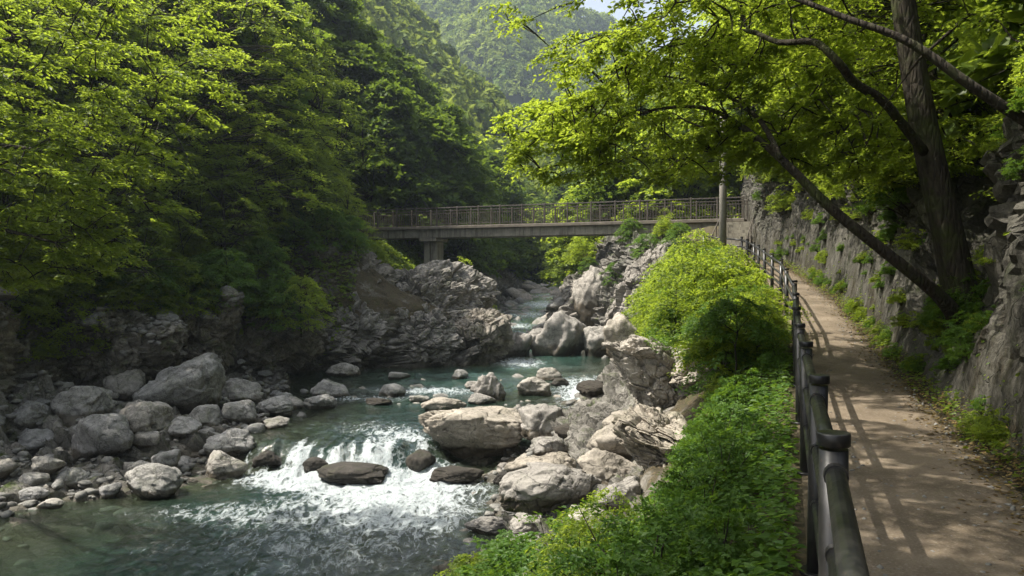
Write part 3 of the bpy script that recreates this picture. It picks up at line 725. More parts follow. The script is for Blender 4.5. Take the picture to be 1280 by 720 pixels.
# right-bank rock outcrops as big craggy bodies
OUTR = []
for (cx, by, w, h, dep, tl, lab) in [
      (852, 528, 170, 66, 3.0, 26, 'large craggy brownish outcrop sloping into the right rapid under the shrubs'),
      (915, 492, 120, 66, 2.6, 22, 'upper craggy shoulder of the right bank half covered by lime shrubs'),
      (848, 600, 130, 50, 2.2, 24, 'broken pale ledge between the outcrop and the foreground shrubs')]:
    g = hit(cx - w * .25, by); d = g.y + .6
    OUTR.append((W(cx, by, d).x, d + dep * .3, g.z - .45, w / F * d, dep, h / F * d, tl, lab, 1))
for seed, (cx, cy_, bz, wm, dm, hm, tl, lab, pal) in enumerate([
      (-5.0, 40.4, -3.3, 8.6, 6.5, 3.5, -16, 'broad craggy rock outcrop jutting into the river below the bridge pier', 2),
      (-7.6, 36.5, -3.1, 4.6, 3.2, 2.9, -6, 'low rounded crag at the waterline of the left outcrop', 2),
      (-4.4, 37.4, -3.1, 4.4, 3.0, 2.2, -12, 'rough rock foot of the outcrop facing the calm channel', 2),
      (-12.3, 29.9, -3.0, 4.2, 3.4, 3.2, 0, 'dark crag right behind the largest boulder', 0),
      (-14.4, 27.4, -3.0, 5.2, 4.0, 3.3, 0, 'shaded rock face behind the left-bank boulders', 0),
      (-8.9, 38.6, -3.1, 6.4, 6.0, 5.0, -4, 'dark mossy rock mass joining the outcrop to the left cliff', 0),
      (-1.8, 38.6, -3.0, 3.4, 3.2, 1.9, -20, 'pointed tip of the left outcrop at the pool outlet', 2),
      (-11.0, 33.6, -3.1, 5.4, 5.0, 3.7, 8, 'bulging dark cliff buttress right of the boulder bank', 0),
      (-14.6, 31.0, -3.0, 6.8, 5.0, 3.6, 0, 'dark cliff mass in deep shade behind the largest boulder', 0),
      (-16.8, 21.8, -3.0, 5.0, 7.5, 4.0, 0, 'dark cliff mass in shade at the left edge above the pebbles', 0),
      (-18.6, 27.0, -3.0, 7.5, 6.0, 4.0, 0, 'dark overhung cliff mass at the far left behind the boulders', 0),
      (7.0, 46.6, -2.6, 6.4, 5.4, 4.3, 10, 'tall craggy bluff under the right end of the bridge', 1),
      (3.9, 49.0, -2.4, 3.2, 4.2, 3.0, 20, 'lower step of the craggy bluff leaning to the stream', 1), *OUTR,
      (7.7, 41.6, -2.9, 5.2, 5.0, 5.0, 12, 'near craggy buttress of the bluff between green pool and path bushes', 1)]):
    me = rock_mesh('rock_outcrop', 1300 + seed * 13, MATO[{0: 1, 1: 2, 2: 0}[pal]], sub=7, planes=26, sharp=9, rough=1.3)
    vs = np.empty(len(me.vertices) * 3, np.float32); me.vertices.foreach_get('co', vs); vs = vs.reshape(-1, 3).astype(float)
    vs = vs * [wm / np.ptp(vs[:, 0]), dm / np.ptp(vs[:, 1]), hm * 1.2 / np.ptp(vs[:, 2])]
    a = R(-tl); vs = np.stack([vs[:, 0] * math.cos(a) - vs[:, 2] * math.sin(a), vs[:, 1], vs[:, 0] * math.sin(a) + vs[:, 2] * math.cos(a)], 1)
    o3 = np.array([seed * 9.1, 3, 5]); nn_ = vs / (np.linalg.norm(vs, axis=1, keepdims=True) + 1e-9)
    wv_ = vs + .2 * np.stack([vnoise(vs * 1.5, 5), vnoise(vs * 1.5, 6), vnoise(vs * 1.5, 7)], 1)
    k1, g1 = cells(wv_ / .95 + o3, 21); k2, g2 = cells(wv_ / .36 + o3, 25)
    k3, g3 = cells(wv_ / .2 + o3, 29)
    vs = vs + nn_ * (.5 if pal == 1 else 1.0) * (k1 * .20 + k2 * .12 + k3 * .04 + .22 * np.sqrt(np.clip(g1 / .3, 0, 1)) + .13 * np.sqrt(np.clip(g2 / .3, 0, 1)) + .05 * np.sqrt(np.clip(g3 / .3, 0, 1)))[:, None]
    vs[:, 2] -= vs[:, 2].min(); me.vertices.foreach_set('co', vs.astype(np.float32).ravel())
    me.polygons.foreach_set('use_smooth', [False] * len(me.polygons)); me.update()
    o = obj('rock_outcrop', me, None, (cx, cy_, bz)); tag(o, lab, 'rock outcrop')
    fi = np.empty(len(me.polygons) * 3, np.int32); me.polygons.foreach_get('vertices', fi)
    EXTRA.append((cx, cy_, max(wm, dm), BVHTree.FromPolygons((vs + [cx, cy_, bz]).tolist(), fi.reshape(-1, 3).tolist())))

# repeats: loose stones
rr_ = random.Random(11)
protoG = [rock_mesh('stone', 500 + i, M_grey, sub=3, planes=14, sharp=8, rough=.7) for i in range(6)]
protoP = [rock_mesh('stone', 600 + i, M_pale, sub=3, planes=14, sharp=8, rough=.9) for i in range(6)]
def clear_of(x, y, r):
    return all(((x - a) / (c + r * .6)) ** 2 + ((y - b) / (e + r * .6)) ** 2 > 1 for a, b, c, e in placed)
def sz(s): return 'small' if s < .2 else 'medium' if s < .33 else 'large'
def ws(y, cuts, words):
    for c_, w_ in zip(cuts, words):
        if y < c_: return w_
    return words[-1]
def scatter_stones(n, fx_, size, protos, label, group, sink=.35):
    k = 0; tries = 0
    while k < n and tries < n * 12:
        tries += 1
        x, y = fx_(); s = size(y)
        if not clear_of(x, y, s): continue
        z = max(ground(x, y), float(t_zw(y)) - s * .55)
        o = obj('stone', rr_.choice(protos), None, (x, y, z + s * (.5 - sink) * .7))
        o.scale = (s * rr_.uniform(.8, 1.3), s * rr_.uniform(.7, 1.1), s * rr_.uniform(.5, .8)); o.rotation_euler = (rr_.uniform(-.25, .25), rr_.uniform(-.25, .25), rr_.uniform(0, 6.28))
        tag(o, label(x, y, s) if callable(label) else label, 'stone', group); placed.append((x, y, s, s)); k += 1
def left_bank():
    y = rr_.uniform(16.5, 31); f = rr_.random(); return float(t_xl(y)) * (1 - f) + float(t_xlb(y)) * f - .1, y
scatter_stones(85, left_bank, lambda y: rr_.choice([.16, .22, .3, .42]), protoG, lambda x, y, s: '%s loose left-bank stone, %s, %s' % (sz(s), ws(x - float(t_xl(y)), (-3.5, -1.5), ('back against the cliff', 'in mid-bank', 'by the water')), ws(y, (19, 22, 25, 28), ('nearest the camera', 'level with the cascade foam', 'just above the cascade', 'before the largest boulder', 'at the far end'))), 'loose stones on the left bank')
def shore_r():
    y = rr_.uniform(15, 29); return float(t_xr(y)) + rr_.uniform(-.7, 1.3), y
scatter_stones(34, shore_r, lambda y: rr_.choice([.15, .22, .35]), protoP, lambda x, y, s: '%s loose pale stone on the right shore, %s, %s' % (sz(s), 'in the shallows' if x < float(t_xr(y)) else 'on the dry side', ws(y, (18, 21, 25), ('nearest the camera', 'by the long slab', 'behind the biggest boulder', 'by the upper rapid'))), 'loose stones on the right shore')
def mid():
    y = rr_.uniform(27.5, 33.5); return rr_.uniform(float(t_xl(y)) + .3, float(t_xr(y)) - .6), y
scatter_stones(40, mid, lambda y: rr_.choice([.12, .18, .28]), protoP + protoG, lambda x, y, s: '%s half-sunk stone in the upper rapid, %s, %s' % (sz(s + .05), ws(x, (-6, -3, 0), ('near the left bank', 'left of the middle', 'in mid-river', 'near the right outcrop')), ws(y, (29.5, 31.5), ('downstream', 'in the middle', 'by the pool lip'))), 'stones in the upper rapid', .5)
def upr():
    y = rr_.uniform(43, 70); f = rr_.random() ** 1.5; s = rr_.choice([0, 0, 1])
    return (float(t_xl(y)) - .4 + 2.2 * f) if s == 0 else float(t_xr(y)) + .4 - 1.6 * f, y
scatter_stones(60, upr, lambda y: rr_.choice([.3, .42, .6]), protoG + protoP, lambda x, y, s: '%s rounded boulder seen under the bridge, %s, %s' % (sz(s - .2), 'by the left side' if x < float(t_xl(y) + t_xr(y)) / 2 else 'by the right side', ws(y, (48, 54, 61), ('before the bridge', 'right beneath it', 'just past it', 'well past it'))), 'boulders in the stream beyond the bridge', .35)
def far():
    y = rr_.uniform(72, 108); return rr_.uniform(float(t_xl(y)) - 1, float(t_xr(y)) + 2), y
scatter_stones(62, far, lambda y: rr_.choice([.45, .7, 1.0]), protoP, lambda x, y, s: '%s pale boulder far up the river, %s, %s' % (sz(s - .4), 'left part of the field' if x < float(t_xl(y) + t_xr(y)) / 2 else 'right part of the field', ws(y, (80, 90, 100), ('front row', 'second row', 'third row', 'rearmost row'))), 'pale boulders far upstream', .3)

# gravel: one object
def merge_rocks(name, pts, seed, mat):
    base = [rock_shape(seed + i, sub=2, planes=12, sharp=7, rough=.6) for i in range(4)]
    V, Fc, n = [], [], 0; r = np.random.RandomState(seed)
    for (x, y, z, s) in pts:
        P_, f = base[r.randint(4)]; a = r.uniform(0, 6.28); c, s_ = math.cos(a), math.sin(a)
        q_ = P_ * [s * r.uniform(.8, 1.3), s * r.uniform(.7, 1.1), s * r.uniform(.45, .8)]
        q_ = np.stack([q_[:, 0] * c - q_[:, 1] * s_, q_[:, 0] * s_ + q_[:, 1] * c, q_[:, 2]], 1) + [x, y, z]
        V.append(q_); Fc.append(f + n); n += len(q_)
    t = NT(name + '_mat'); vec = t.n('NewGeometry').outputs['Position']
    return tag(obj(name, np_mesh(name, np.vstack(V), [np.vstack(Fc)], True, None, mat)), kind='stuff')
M_gravel = (lambda t: t.done(t.n('BsdfPrincipled', {'Base Color': t.ramp(t.noise(t.n('NewGeometry').outputs['Position'], 5, 5, .7), [(.3, (.07, .066, .058)), (.5, (.15, .145, .13)), (.7, (.27, .26, .23))]), 'Roughness': .8, 'Normal': t.bump(t.noise(t.n('NewGeometry').outputs['Position'], 40, 4), .6, .02)}).outputs[0]))(NT('gravel_stone'))
pts = []
for _ in range(1500):
    x, y = left_bank(); s = rr_.choice([.05, .07, .1, .14]); pts.append((x, y, ground(x, y) + s * .2, s))
for _ in range(420):
    x, y = shore_r(); s = rr_.choice([.05, .08, .12]); pts.append((x, y, ground(x, y) + s * .2, s))
for _ in range(500):
    y = rr_.uniform(12, 60); x = rr_.uniform(float(t_xl(y)), float(t_xr(y))); s = rr_.choice([.1, .16, .22]); pts.append((x, y, ground(x, y) + s * .1, s))
g_ = merge_rocks('gravel', pts, 40, M_gravel)
pts = []
for _ in range(1500):
    y = 2.5 + 24 * rr_.random() ** 1.5; x = float(t_xf(y)) + .02 + 1.6 * rr_.random(); s = rr_.choice([.007, .01, .014, .02]); pts.append((x, y, float(t_zp(y)) + .03, s))
merge_rocks('path_grit', pts, 44, M_gravel)

# ------------------------------------------------------------------ foliage
LT = {
 'rhomb': (np.array([(0, 0, 0), (.45, .27, .07), (1, 0, -.06), (.45, -.27, .07)]), [np.array([(0, 1, 2), (0, 2, 3)])]),
 'oval': (np.array([(0, 0, 0), (.28, .23, .06), (.66, .22, .05), (1, 0, -.1), (.66, -.22, .05), (.28, -.23, .06)]), [np.array([(0, 1, 2, 3), (0, 3, 4, 5)])]),
 'lobed': (np.array([(.12, 0, 0), (0, .1, .0), (-.06, .38, -.05), (.3, .26, .05), (.52, .55, -.06), (.6, .2, .04), (1.05, 0, -.1), (.6, -.2, .04), (.52, -.55, -.06), (.3, -.26, .05), (-.06, -.38, -.05), (0, -.1, 0)]),
           [np.array([(0, i, i + 1) for i in range(1, 11)])]),
 'tuft': (np.array([(0, -.12, 0), (.35, -.5, .08), (.62, -.12, -.05), (1.0, .05, -.1), (.6, .3, .06), (.3, .52, -.04), (0, .15, .05), (-.3, 0, 0)]), [np.array([(7, 0, 1, 2), (7, 2, 3, 4), (7, 4, 5, 6)])]),
}
def nz_(v): return v / (np.linalg.norm(v, axis=-1, keepdims=True) + 1e-9)
def leaf_verts(P_, A_, N_, L_, kind):
    T, Fs = LT[kind]; A_ = nz_(A_); B_ = nz_(np.cross(N_, A_)); N_ = np.cross(A_, B_)
    V = P_[:, None, :] + L_[:, None, None] * (T[None, :, 0:1] * A_[:, None, :] + T[None, :, 1:2] * B_[:, None, :] + T[None, :, 2:3] * N_[:, None, :])
    n, k = len(P_), len(T)
    off = (np.arange(n) * k)[:, None, None]
    return V.reshape(-1, 3), [(f[None] + off).reshape(-1, f.shape[1]) for f in Fs], k

def sprays(C, D, Rr, r, twigs, lpt, leaf, droop=.25, spread=1.3, wild=.3, tilt=.12):
    """flat fans of twigs carrying leaves: C centres, D outward directions, Rr radii"""
    n = len(C); D = D.copy(); D[:, 2] -= tilt; D = nz_(D)
    up = np.array([0, 0, 1.]) + r.normal(0, .16, (n, 3)); S = nz_(np.cross(D, up)); Nn = nz_(np.cross(S, D)); Nn *= np.where(Nn[:, 2:3] < 0, -1, 1)
    ang = r.uniform(-spread, spread, (n, twigs)); ln = Rr[:, None] * (1.15 - .4 * np.abs(ang) / spread) * r.uniform(.65, 1.15, (n, twigs))
    Dt = D[:, None] * np.cos(ang)[..., None] + S[:, None] * np.sin(ang)[..., None]
    st_ = C - D * Rr[:, None] * .45
    s = (np.arange(lpt) + .5) / lpt
    s = s[None, None] * .9 + .12 + r.uniform(-.03, .03, (n, twigs, lpt))
    Pl = st_[:, None, None] + Dt[:, :, None] * (ln[..., None] * s)[..., None]
    Pl[..., 2] -= droop * Rr[:, None, None] * s ** 2
    Sd = np.cross(Nn[:, None], Dt)
    sg = np.where((np.arange(lpt) % 2) == 0, 1., -1.)[None, None, :, None]
    ax = Dt[:, :, None] * .65 + Sd[:, :, None] * sg * .75 + r.normal(0, wild, Pl.shape); ax[..., 2] -= .12
    no = np.broadcast_to(Nn[:, None, None], Pl.shape) + r.normal(0, wild, Pl.shape)
    L_ = leaf * r.uniform(.65, 1.2, Pl.shape[:3])
    tint = np.clip(r.uniform(0, 1, (n, 1, 1)) * .5 + r.uniform(0, .5, Pl.shape[:3]) , 0, 1)
    Pl = Pl + r.normal(0, leaf * .25, Pl.shape)
    tw = (st_, Dt, ln)
    return Pl.reshape(-1, 3), ax.reshape(-1, 3), no.reshape(-1, 3), L_.ravel(), tint.ravel(), tw

def crown_mesh(name, C, D, Rr, seed, twigs, lpt, leaf, kind, mat, **k):
    r = np.random.RandomState(seed)
    P_, A_, N_, L_, T_, tw = sprays(C, D, Rr, r, twigs, lpt, leaf, **k)
    V, Fs, kk = leaf_verts(P_, A_, N_, L_, kind)
    return np_mesh(name, V, Fs, False, {'tint': np.repeat(T_, kk)}, mat), tw

def curve_pts(a, b, bow, n=5, r=None):
    a, b = Vector(a), Vector(b); out = []
    for i in range(n):
        f = i / (n - 1); p_ = a.lerp(b, f); p_.z += bow * math.sin(f * math.pi)
        if r is not None and 0 < i < n - 1: p_ += Vector(r.normal(0, .04 * (b - a).length, 3))
        out.append(p_)
    return out

def tree_parts(name, seed, H, Rc, base, npads, padr, twigs, lpt, leaf, kind, mat, trunk_r, lean=(0, 0), shape='dome', limbs=14, twig_geo=False, **k):
    """-> (trunk mesh, crown mesh) with the origin at the foot of the tree"""
    r = np.random.RandomState(seed)
    tp = [Vector((lean[0] * f ** 1.3 + r.normal(0, .03) * H * .25 * (f > 0), lean[1] * f ** 1.3 + r.normal(0, .03) * H * .25 * (f > 0), f * H * .92)) for f in np.linspace(0, 1, 7)]
    tp[0].z = -.5
    u = r.uniform(0, 1, npads)
    z = H * (base + (1 - base) * u)
    if shape == 'dome': prof = np.sqrt(np.clip(1 - (u * 1.02 - .25) ** 2 / .62, .02, 1))
    else: prof = np.clip(1.08 - u, .06, 1) ** .75
    rad = Rc * prof * np.sqrt(r.uniform(.25, 1, npads)); a = r.uniform(0, 2 * math.pi, npads)
    # lumpy outline
    rad *= 1 + .25 * np.sin(a * 3 + seed) * np.cos(u * 9 + seed)
    f = z / H
    C = np.stack([np.cos(a) * rad + lean[0] * f ** 1.3, np.sin(a) * rad + lean[1] * f ** 1.3, z - .12 * rad], 1)
    D = np.stack([np.cos(a), np.sin(a), 0 * a], 1) + r.normal(0, .25, (npads, 3)) * [1, 1, .4]
    cm, tw = crown_mesh(name + '_crown', C, nz_(D), padr * r.uniform(.7, 1.25, npads), seed + 1, twigs, lpt, leaf, kind, mat, **k)
    mb = MB()
    mb.tube(tp, [trunk_r * (1.25 if i == 0 else 1 - .13 * i) for i in range(7)], 12)
    prim = []
    order = r.permutation(npads)[:limbs]
    for i in order:
        e = Vector(C[i]); zz_ = max(.12 * H, e.z - .55 * rad[i]); fz = min(.98, zz_ / (H * .92)); j = fz * 6; j0_ = int(j)
        s0 = tp[j0_].lerp(tp[min(6, j0_ + 1)], j - j0_)
        pts_ = curve_pts(s0, e, .06 * rad[i], 5, r); mb.tube(pts_, [trunk_r * .36 * (1 - .2 * q2) for q2 in range(5)], 6, False); prim += pts_[1:]
    pa = np.array([p_[:] for p_ in prim]) if prim else None
    if pa is not None:
        for i in range(npads):
            if i in order: continue
            e = C[i]; dd = ((pa - e) ** 2).sum(1) + 3 * np.clip(pa[:, 2] - e[2], 0, None); j = int(np.argmin(dd))
            mb.tube(curve_pts(pa[j], e, .08, 3), [trunk_r * .12, trunk_r * .09, trunk_r * .04], 4, False)
    return mb.mesh(name + '_trunk', M_bark, True), cm

def put_tree(meshes, loc, rz, s, label, cat='tree', group=None, name='tree'):
    e = empty(name, loc, rz); e.scale = (s, s, s)
    obj('trunk', meshes[0], e); obj('crown', meshes[1], e)
    return tag(e, label, cat, group)

rt = random.Random(21)
MID = [tree_parts('mid', 300 + i, 10.5, 4.6, .08, 470, .95, 6, 10, .17, 'oval', [M_leaf_mid, M_leaf_lime, M_leaf_mid][i], .26, shape='dome', limbs=18) for i in range(3)]
FAR = [tree_parts('far', 330 + i, 12, 5.2, .02, 420, 1.5, 5, 7, .42, 'tuft', [M_leaf_dark, M_leaf_dark, M_leaf_mid, M_leaf_lime][i], .3, shape=['dome', 'cone', 'dome', 'dome'][i], limbs=12, wild=.45) for i in range(4)]
def on(x, y, dz=-.3): return (x, y, ground(x, y) + dz)

# named middle-distance trees on the left bank
for i, (x, y, s, p_, lab) in enumerate([
      (-13.2, 36.5, 1.05, 1, 'tall lime-green tree with sunlit top behind the left rock cliff'),
      (-14.0, 43.5, .92, 0, 'broad green tree spreading above the pier end of the bridge'),
      (-15.6, 31.0, .95, 2, 'dark green tree on the cliff top behind the largest boulder'),
      (-19.0, 26.0, 1.0, 0, 'shaded green tree behind the near overhanging tree at far left'),
      (-10.8, 39.2, .46, 0, 'small leafy tree over the dark mossy rock mass on the left'),
      (-12.0, 36.2, .5, 1, 'layered lime tree above the dark cliff buttress'),
      (-10.2, 43.2, .42, 1, 'low tree just under the left end of the bridge'),
      (-13.2, 40.0, .6, 0, 'rounded green tree on the slope left of the bridge end'),
      (-11.8, 32.6, .5, 0, 'small drooping tree hanging over the left cliff face'),
      (-9.6, 38.0, .40, 2, 'small tree hanging over the left outcrop beside the pier'),
      (-9.2, 41.6, .36, 1, 'low tree on the outcrop crest left of the pier'),
      (-17.5, 41.0, 1.2, 1, 'tall tree high on the left slope with light yellow-green crown'),
      (-21.5, 35.0, 1.3, 2, 'big dark tree high on the left slope behind the near one'),
      (-14.2, 47.5, 1.15, 2, 'green tree where the left end of the bridge disappears'),
      (-14.0, 27.0, .62, 2, 'drooping shaded tree above the left cliff over the boulders'),
      (-16.6, 21.5, .7, 0, 'low dark tree leaning over the cliff at the left edge')]):
    put_tree(MID[p_], on(x, y), rt.uniform(0, 6.28), s, lab, 'tree', 'trees on the left bank', 'broadleaf_tree')

# hillside woods: every tree on its own
def band(v, cuts, words):
    for c_, w_ in zip(cuts, words):
        if v < c_: return w_
    return words[-1]
def L_slope(x, y, s, kind_):
    f_ = float(t_xf(y)) - x
    return '%s %s shrub on the slope, %s, %s' % (band(s, (.5, .85), ('small', 'middling', 'bushy')), kind_, band(f_, (1.1, 2.4), ('beside the fence', 'halfway down', 'above the river rocks')),
        band(y, (5.5, 8, 11, 15), ('nearest the camera', 'beside the third fence post', 'beside the fifth fence post', 'below the middle of the fence', 'towards the lime bushes')))
def L_wall(y, s, f_):
    return '%s plant rooted %s the rock wall, %s' % (band(s, (.25, .38), ('tiny', 'small', 'spreading')), band(f_, (.3, .7), ('at the foot of', 'halfway up', 'high on')),
        band(y, (8.5, 12.5, 18, 26), ('nearest the camera', 'around the tall trunk', 'just past the leaning trunk', 'along the middle of the path', 'near the bridge end')))
def L_top(y, s):
    return '%s bush spilling over the rock wall top, %s' % (band(s, (.7, .85), ('small', 'leafy', 'large')), band(y, (10, 13, 18, 24, 30), ('nearest the camera', 'behind the tall trunk', 'just past the leaning trunk', 'above the middle of the path', 'above the far bend', 'by the dark wall at the bridge')))
def L_crest(x, y, s):
    return '%s lime bush on the bank crest, %s, %s' % (band(s, (.45, .65), ('low', 'medium', 'tall')), band(float(t_xf(y)) - x, (1.6, 2.8), ('against the fence', 'set back from the fence', 'overhanging the river rocks')), band(y, (22, 25, 28), ('on its near end', 'before the pole', 'left of the pole', 'under the bridge railing')))
def L_hill(x, y, s, side):
    if side == 'l': return '%s dark tree on the steep left slope, %s, %s' % (band(s, (.88, 1.02), ('smaller', 'mid-sized', 'large')), band(float(t_xlb(y)) - x, (12, 24), ('low by the stream', 'halfway up', 'high towards the ridge')), band(y, (72, 92), ('beyond the bridge', 'past the first bend', 'farthest up')))
    return '%s green tree on the far right slope, %s, %s' % (band(s, (.7, .82), ('smaller', 'mid-sized', 'large')), band(x - float(t_xf(y)), (6, 16), ('by the stream', 'halfway up', 'high up')), band(y, (70, 92), ('just past the bridge', 'past the first bend', 'farthest up')))
def wood(n, fpos, protos, smin, smax, label, group, spacing):
    got = []; t_ = 0
    while len(got) < n and t_ < n * 40:
        t_ += 1; x, y = fpos()
        if any((x - a) ** 2 + (y - b) ** 2 < spacing ** 2 for a, b in got): continue
        got.append((x, y)); s_ = rt.uniform(smin, smax); put_tree(rt.choice(protos), on(x, y, -.6), rt.uniform(0, 6.28), s_, label(x, y, s_) if callable(label) else label, 'tree', group, 'broadleaf_tree')
def fl():
    y = rt.uniform(59, 124); return float(t_xlb(y)) - 4 - rt.uniform(0, 1) ** 1.2 * 46, y
wood(120, fl, FAR[:2], .75, 1.15, lambda x, y, s: L_hill(x, y, s, 'l'), 'trees on the steep left slope', 4.3)
def fl2():
    y = rt.uniform(24, 43); return float(t_xlb(y)) - rt.uniform(13, 34), y
wood(18, fl2, FAR[:1] + FAR[2:3] + MID[:1], .8, 1.1, lambda x, y, s: '%s tree on the upper left slope, %s, %s' % (band(s, (.9, 1.0), ('smaller', 'mid-sized', 'large')), band(float(t_xlb(y)) - x, (20, 27), ('behind the nearest row', 'in the middle row', 'on the skyline')), band(y, (34, 44), ('above the boulders', 'above the cliff', 'left of the bridge'))), 'trees on the upper left slope', 4.6)
def frr():
    y = rt.uniform(50, 118); return float(t_xf(y)) - 4 + rt.uniform(0, 1) ** 1.3 * 34, y
wood(64, frr, FAR[2:4] + FAR[2:3] + FAR[:1], .6, .95, lambda x, y, s: L_hill(x, y, s, 'r'), 'trees on the right slope beyond the bridge', 4.4)
def frn():
    y = rt.uniform(9, 50); return float(t_xf(y)) + rt.uniform(5.5, 22), y
wood(30, frn, MID + FAR[2:4], .65, .95, lambda x, y, s: '%s tree above the rock wall, %s, %s' % (band(s, (.75, .85), ('smaller', 'mid-sized', 'large')), band(x - float(t_xf(y)), (10, 16), ('near the wall edge', 'halfway up', 'high up')), band(y, (17, 26, 35, 43), ('behind the tall trunk', 'above the mid path', 'above the far bend', 'above the steps', 'behind the bridge end'))), 'trees above the rock wall', 3.8)
def fend():
    y = rt.uniform(108, 150); return rt.uniform(-8, 24), y
wood(34, fend, FAR, .6, .95, lambda x, y, s: '%s distant tree closing the valley behind the boulder field, %s, %s' % (band(s, (.78,), ('smaller', 'larger')), band(x, (2, 13), ('left side', 'middle', 'right side')), band(y, (122, 136), ('front row', 'middle row', 'rear row'))), 'trees closing the valley', 4.6)
for x, y, s, lab in ((7.2, 55, .55, 'lime tree leaning over the stream just beyond the bridge, above the bluff'), (9.5, 50.5, .6, 'sunlit lime tree directly behind the right half of the bridge'),
                     (5.6, 62, .6, 'sunlit tree over the far stream right of the bridge middle'), (12.5, 52, .75, 'bright tree behind the bridge near the pole')):
    put_tree(FAR[3], on(x, y), rt.uniform(0, 6), s, lab, 'tree', None, 'broadleaf_tree')

# ---- near trees
def custom_tree(name, label, stems, pads, leafcfg, mat, seed, cat='tree'):
    """stems: [(points, radii)], pads: (C, D, R)"""
    e = empty(name, stems[0][0][0]); o0 = Vector(stems[0][0][0]); tag(e, label, cat)
    mb = MB()
    def smooth_line(pts_, rad_):
        P3, R3 = [], []; n = len(pts_)
        for i in range(n - 1):
            p0, p1, p2_, p3 = pts_[max(0, i - 1)], pts_[i], pts_[i + 1], pts_[min(n - 1, i + 2)]
            for j in range(4):
                f = j / 4
                P3.append(.5 * ((2 * p1) + (p2_ - p0) * f + (2 * p0 - 5 * p1 + 4 * p2_ - p3) * f * f + (3 * p1 - p0 - 3 * p2_ + p3) * f ** 3)); R3.append(rad_[i] * (1 - f) + rad_[i + 1] * f)
        P3.append(pts_[-1]); R3.append(rad_[-1]); return P3, R3
    allp = []
    for pts_, rad_ in stems:
        P3, R3 = smooth_line([Vector(p_) - o0 for p_ in pts_], rad_)
        mb.tube(P3, R3, 14 if rad_[0] > .08 else 8); allp += [(p_, q2) for p_, q2 in zip(P3, R3)]
    C, D, Rr = pads; C = C - np.array(o0[:])
    pa = np.array([p_[:] for p_, q2 in allp]); r = np.random.RandomState(seed)
    # connect pads outward in order of distance so that twigs chain along one another
    d0 = np.sqrt(((C[:, None] - pa[None]) ** 2).sum(2)).min(1)
    for i in np.argsort(d0):
        dd = ((pa - C[i]) ** 2).sum(1); j = int(np.argmin(dd)); L_ = math.sqrt(dd[j])
        if L_ > .05:
            pts_ = curve_pts(pa[j], C[i], .06 * L_, 4, r); mb.tube(pts_, [.012 + .006 * L_, .010 + .004 * L_, .008, .005], 5, False)
            if L_ > .5: pa = np.vstack([pa, [p_[:] for p_ in pts_[1:]]])
    tw_, lp, leaf, kind, kw = leafcfg
    cm, tw = crown_mesh('crown', C, D, Rr, seed, tw_, lp, leaf, kind, mat, **kw)
    st_, Dt, ln = tw
    # twig geometry (thin three-sided strips) inside the crown fans
    a_ = np.repeat(st_[:, None], Dt.shape[1], 1).reshape(-1, 3); b_ = (st_[:, None] + Dt * ln[..., None]).reshape(-1, 3); mdl = (a_ + b_) / 2
    rr2 = np.repeat(Rr, Dt.shape[1]); dr = kw.get('droop', .25)
    mdl[:, 2] -= dr * rr2 * .25; b_[:, 2] -= dr * rr2
    sd = nz_(np.cross(b_ - a_, [0, 0, 1])) * .004
    Vt = np.stack([a_ - sd, a_ + sd, mdl - sd * .7, mdl + sd * .7, b_], 1).reshape(-1, 3); off = (np.arange(len(a_)) * 5)[:, None]
    mt = np_mesh('twigs', Vt, [np.array([[0, 1, 3, 2]]) + off, np.array([[2, 3, 4]]) + off], False, None, M_bark_thin)
    tr = obj('trunk', mb.mesh('trunk', M_bark, True), e); obj('crown', cm, e); obj('twigs', mt, tr)
    return e

def pads_ell(seed, n, c, rad, pr, out_from, inner=.1, zmin=None):
    r = np.random.RandomState(seed); v = nz_(r.normal(size=(n, 3))); q2 = r.uniform(inner, 1, n) ** (1 / 2.4)
    C = np.array(c) + v * q2[:, None] * np.array(rad)
    D = C - np.array(out_from); D[:, 2] = 0; D = nz_(D + r.normal(0, .3, D.shape) * [1, 1, .2])
    return C, D, pr * r.uniform(.65, 1.2, n)
def cat_pads(*a): return tuple(np.concatenate([x[i] for x in a]) for i in range(3))

# overhanging tree, upper left
s0 = W(-260, 330, 15)
stemsL = [([(-17.5, 17.5, ground(-17.5, 17.5) - .4), (-15.6, 17, 2.2), (-13.4, 16.2, 4.2), (-11.4, 15.4, 5.4), (-9.0, 14.6, 6.0)], [.34, .28, .2, .12, .05]),
          ([(-13.4, 16.2, 4.2), (-11.6, 15.0, 4.3), (-9.4, 14.3, 4.0), (-7.4, 13.8, 3.7)], [.11, .08, .05, .02]),
          ([(-14.5, 16.6, 3.2), (-12.2, 14.8, 3.1), (-10.0, 14.0, 2.7), (-7.8, 13.6, 2.2)], [.10, .07, .05, .02]),
          ([(-15.6, 17, 2.2), (-12.6, 16.4, 2.0), (-9.8, 15.6, 1.7)], [.09, .06, .02])]
pl_ = cat_pads(pads_ell(1, 340, (-9.2, 14.6, 5.6), (4.3, 2.8, 2.2), .55, (-13, 16, 4)), pads_ell(2, 190, (-8.6, 14.2, 3.3), (2.8, 2.0, 1.3), .5, (-13, 16, 3)), pads_ell(3, 80, (-8.4, 14.4, 2.1), (1.9, 1.6, .75), .42, (-12, 16, 2.5)))
custom_tree('overhanging_tree', 'near lime-leaved tree whose layered branches hang into the upper left over the river', stemsL, pl_, (7, 13, .10, 'oval', dict(droop=.22, wild=.28)), M_leaf_over, 41)

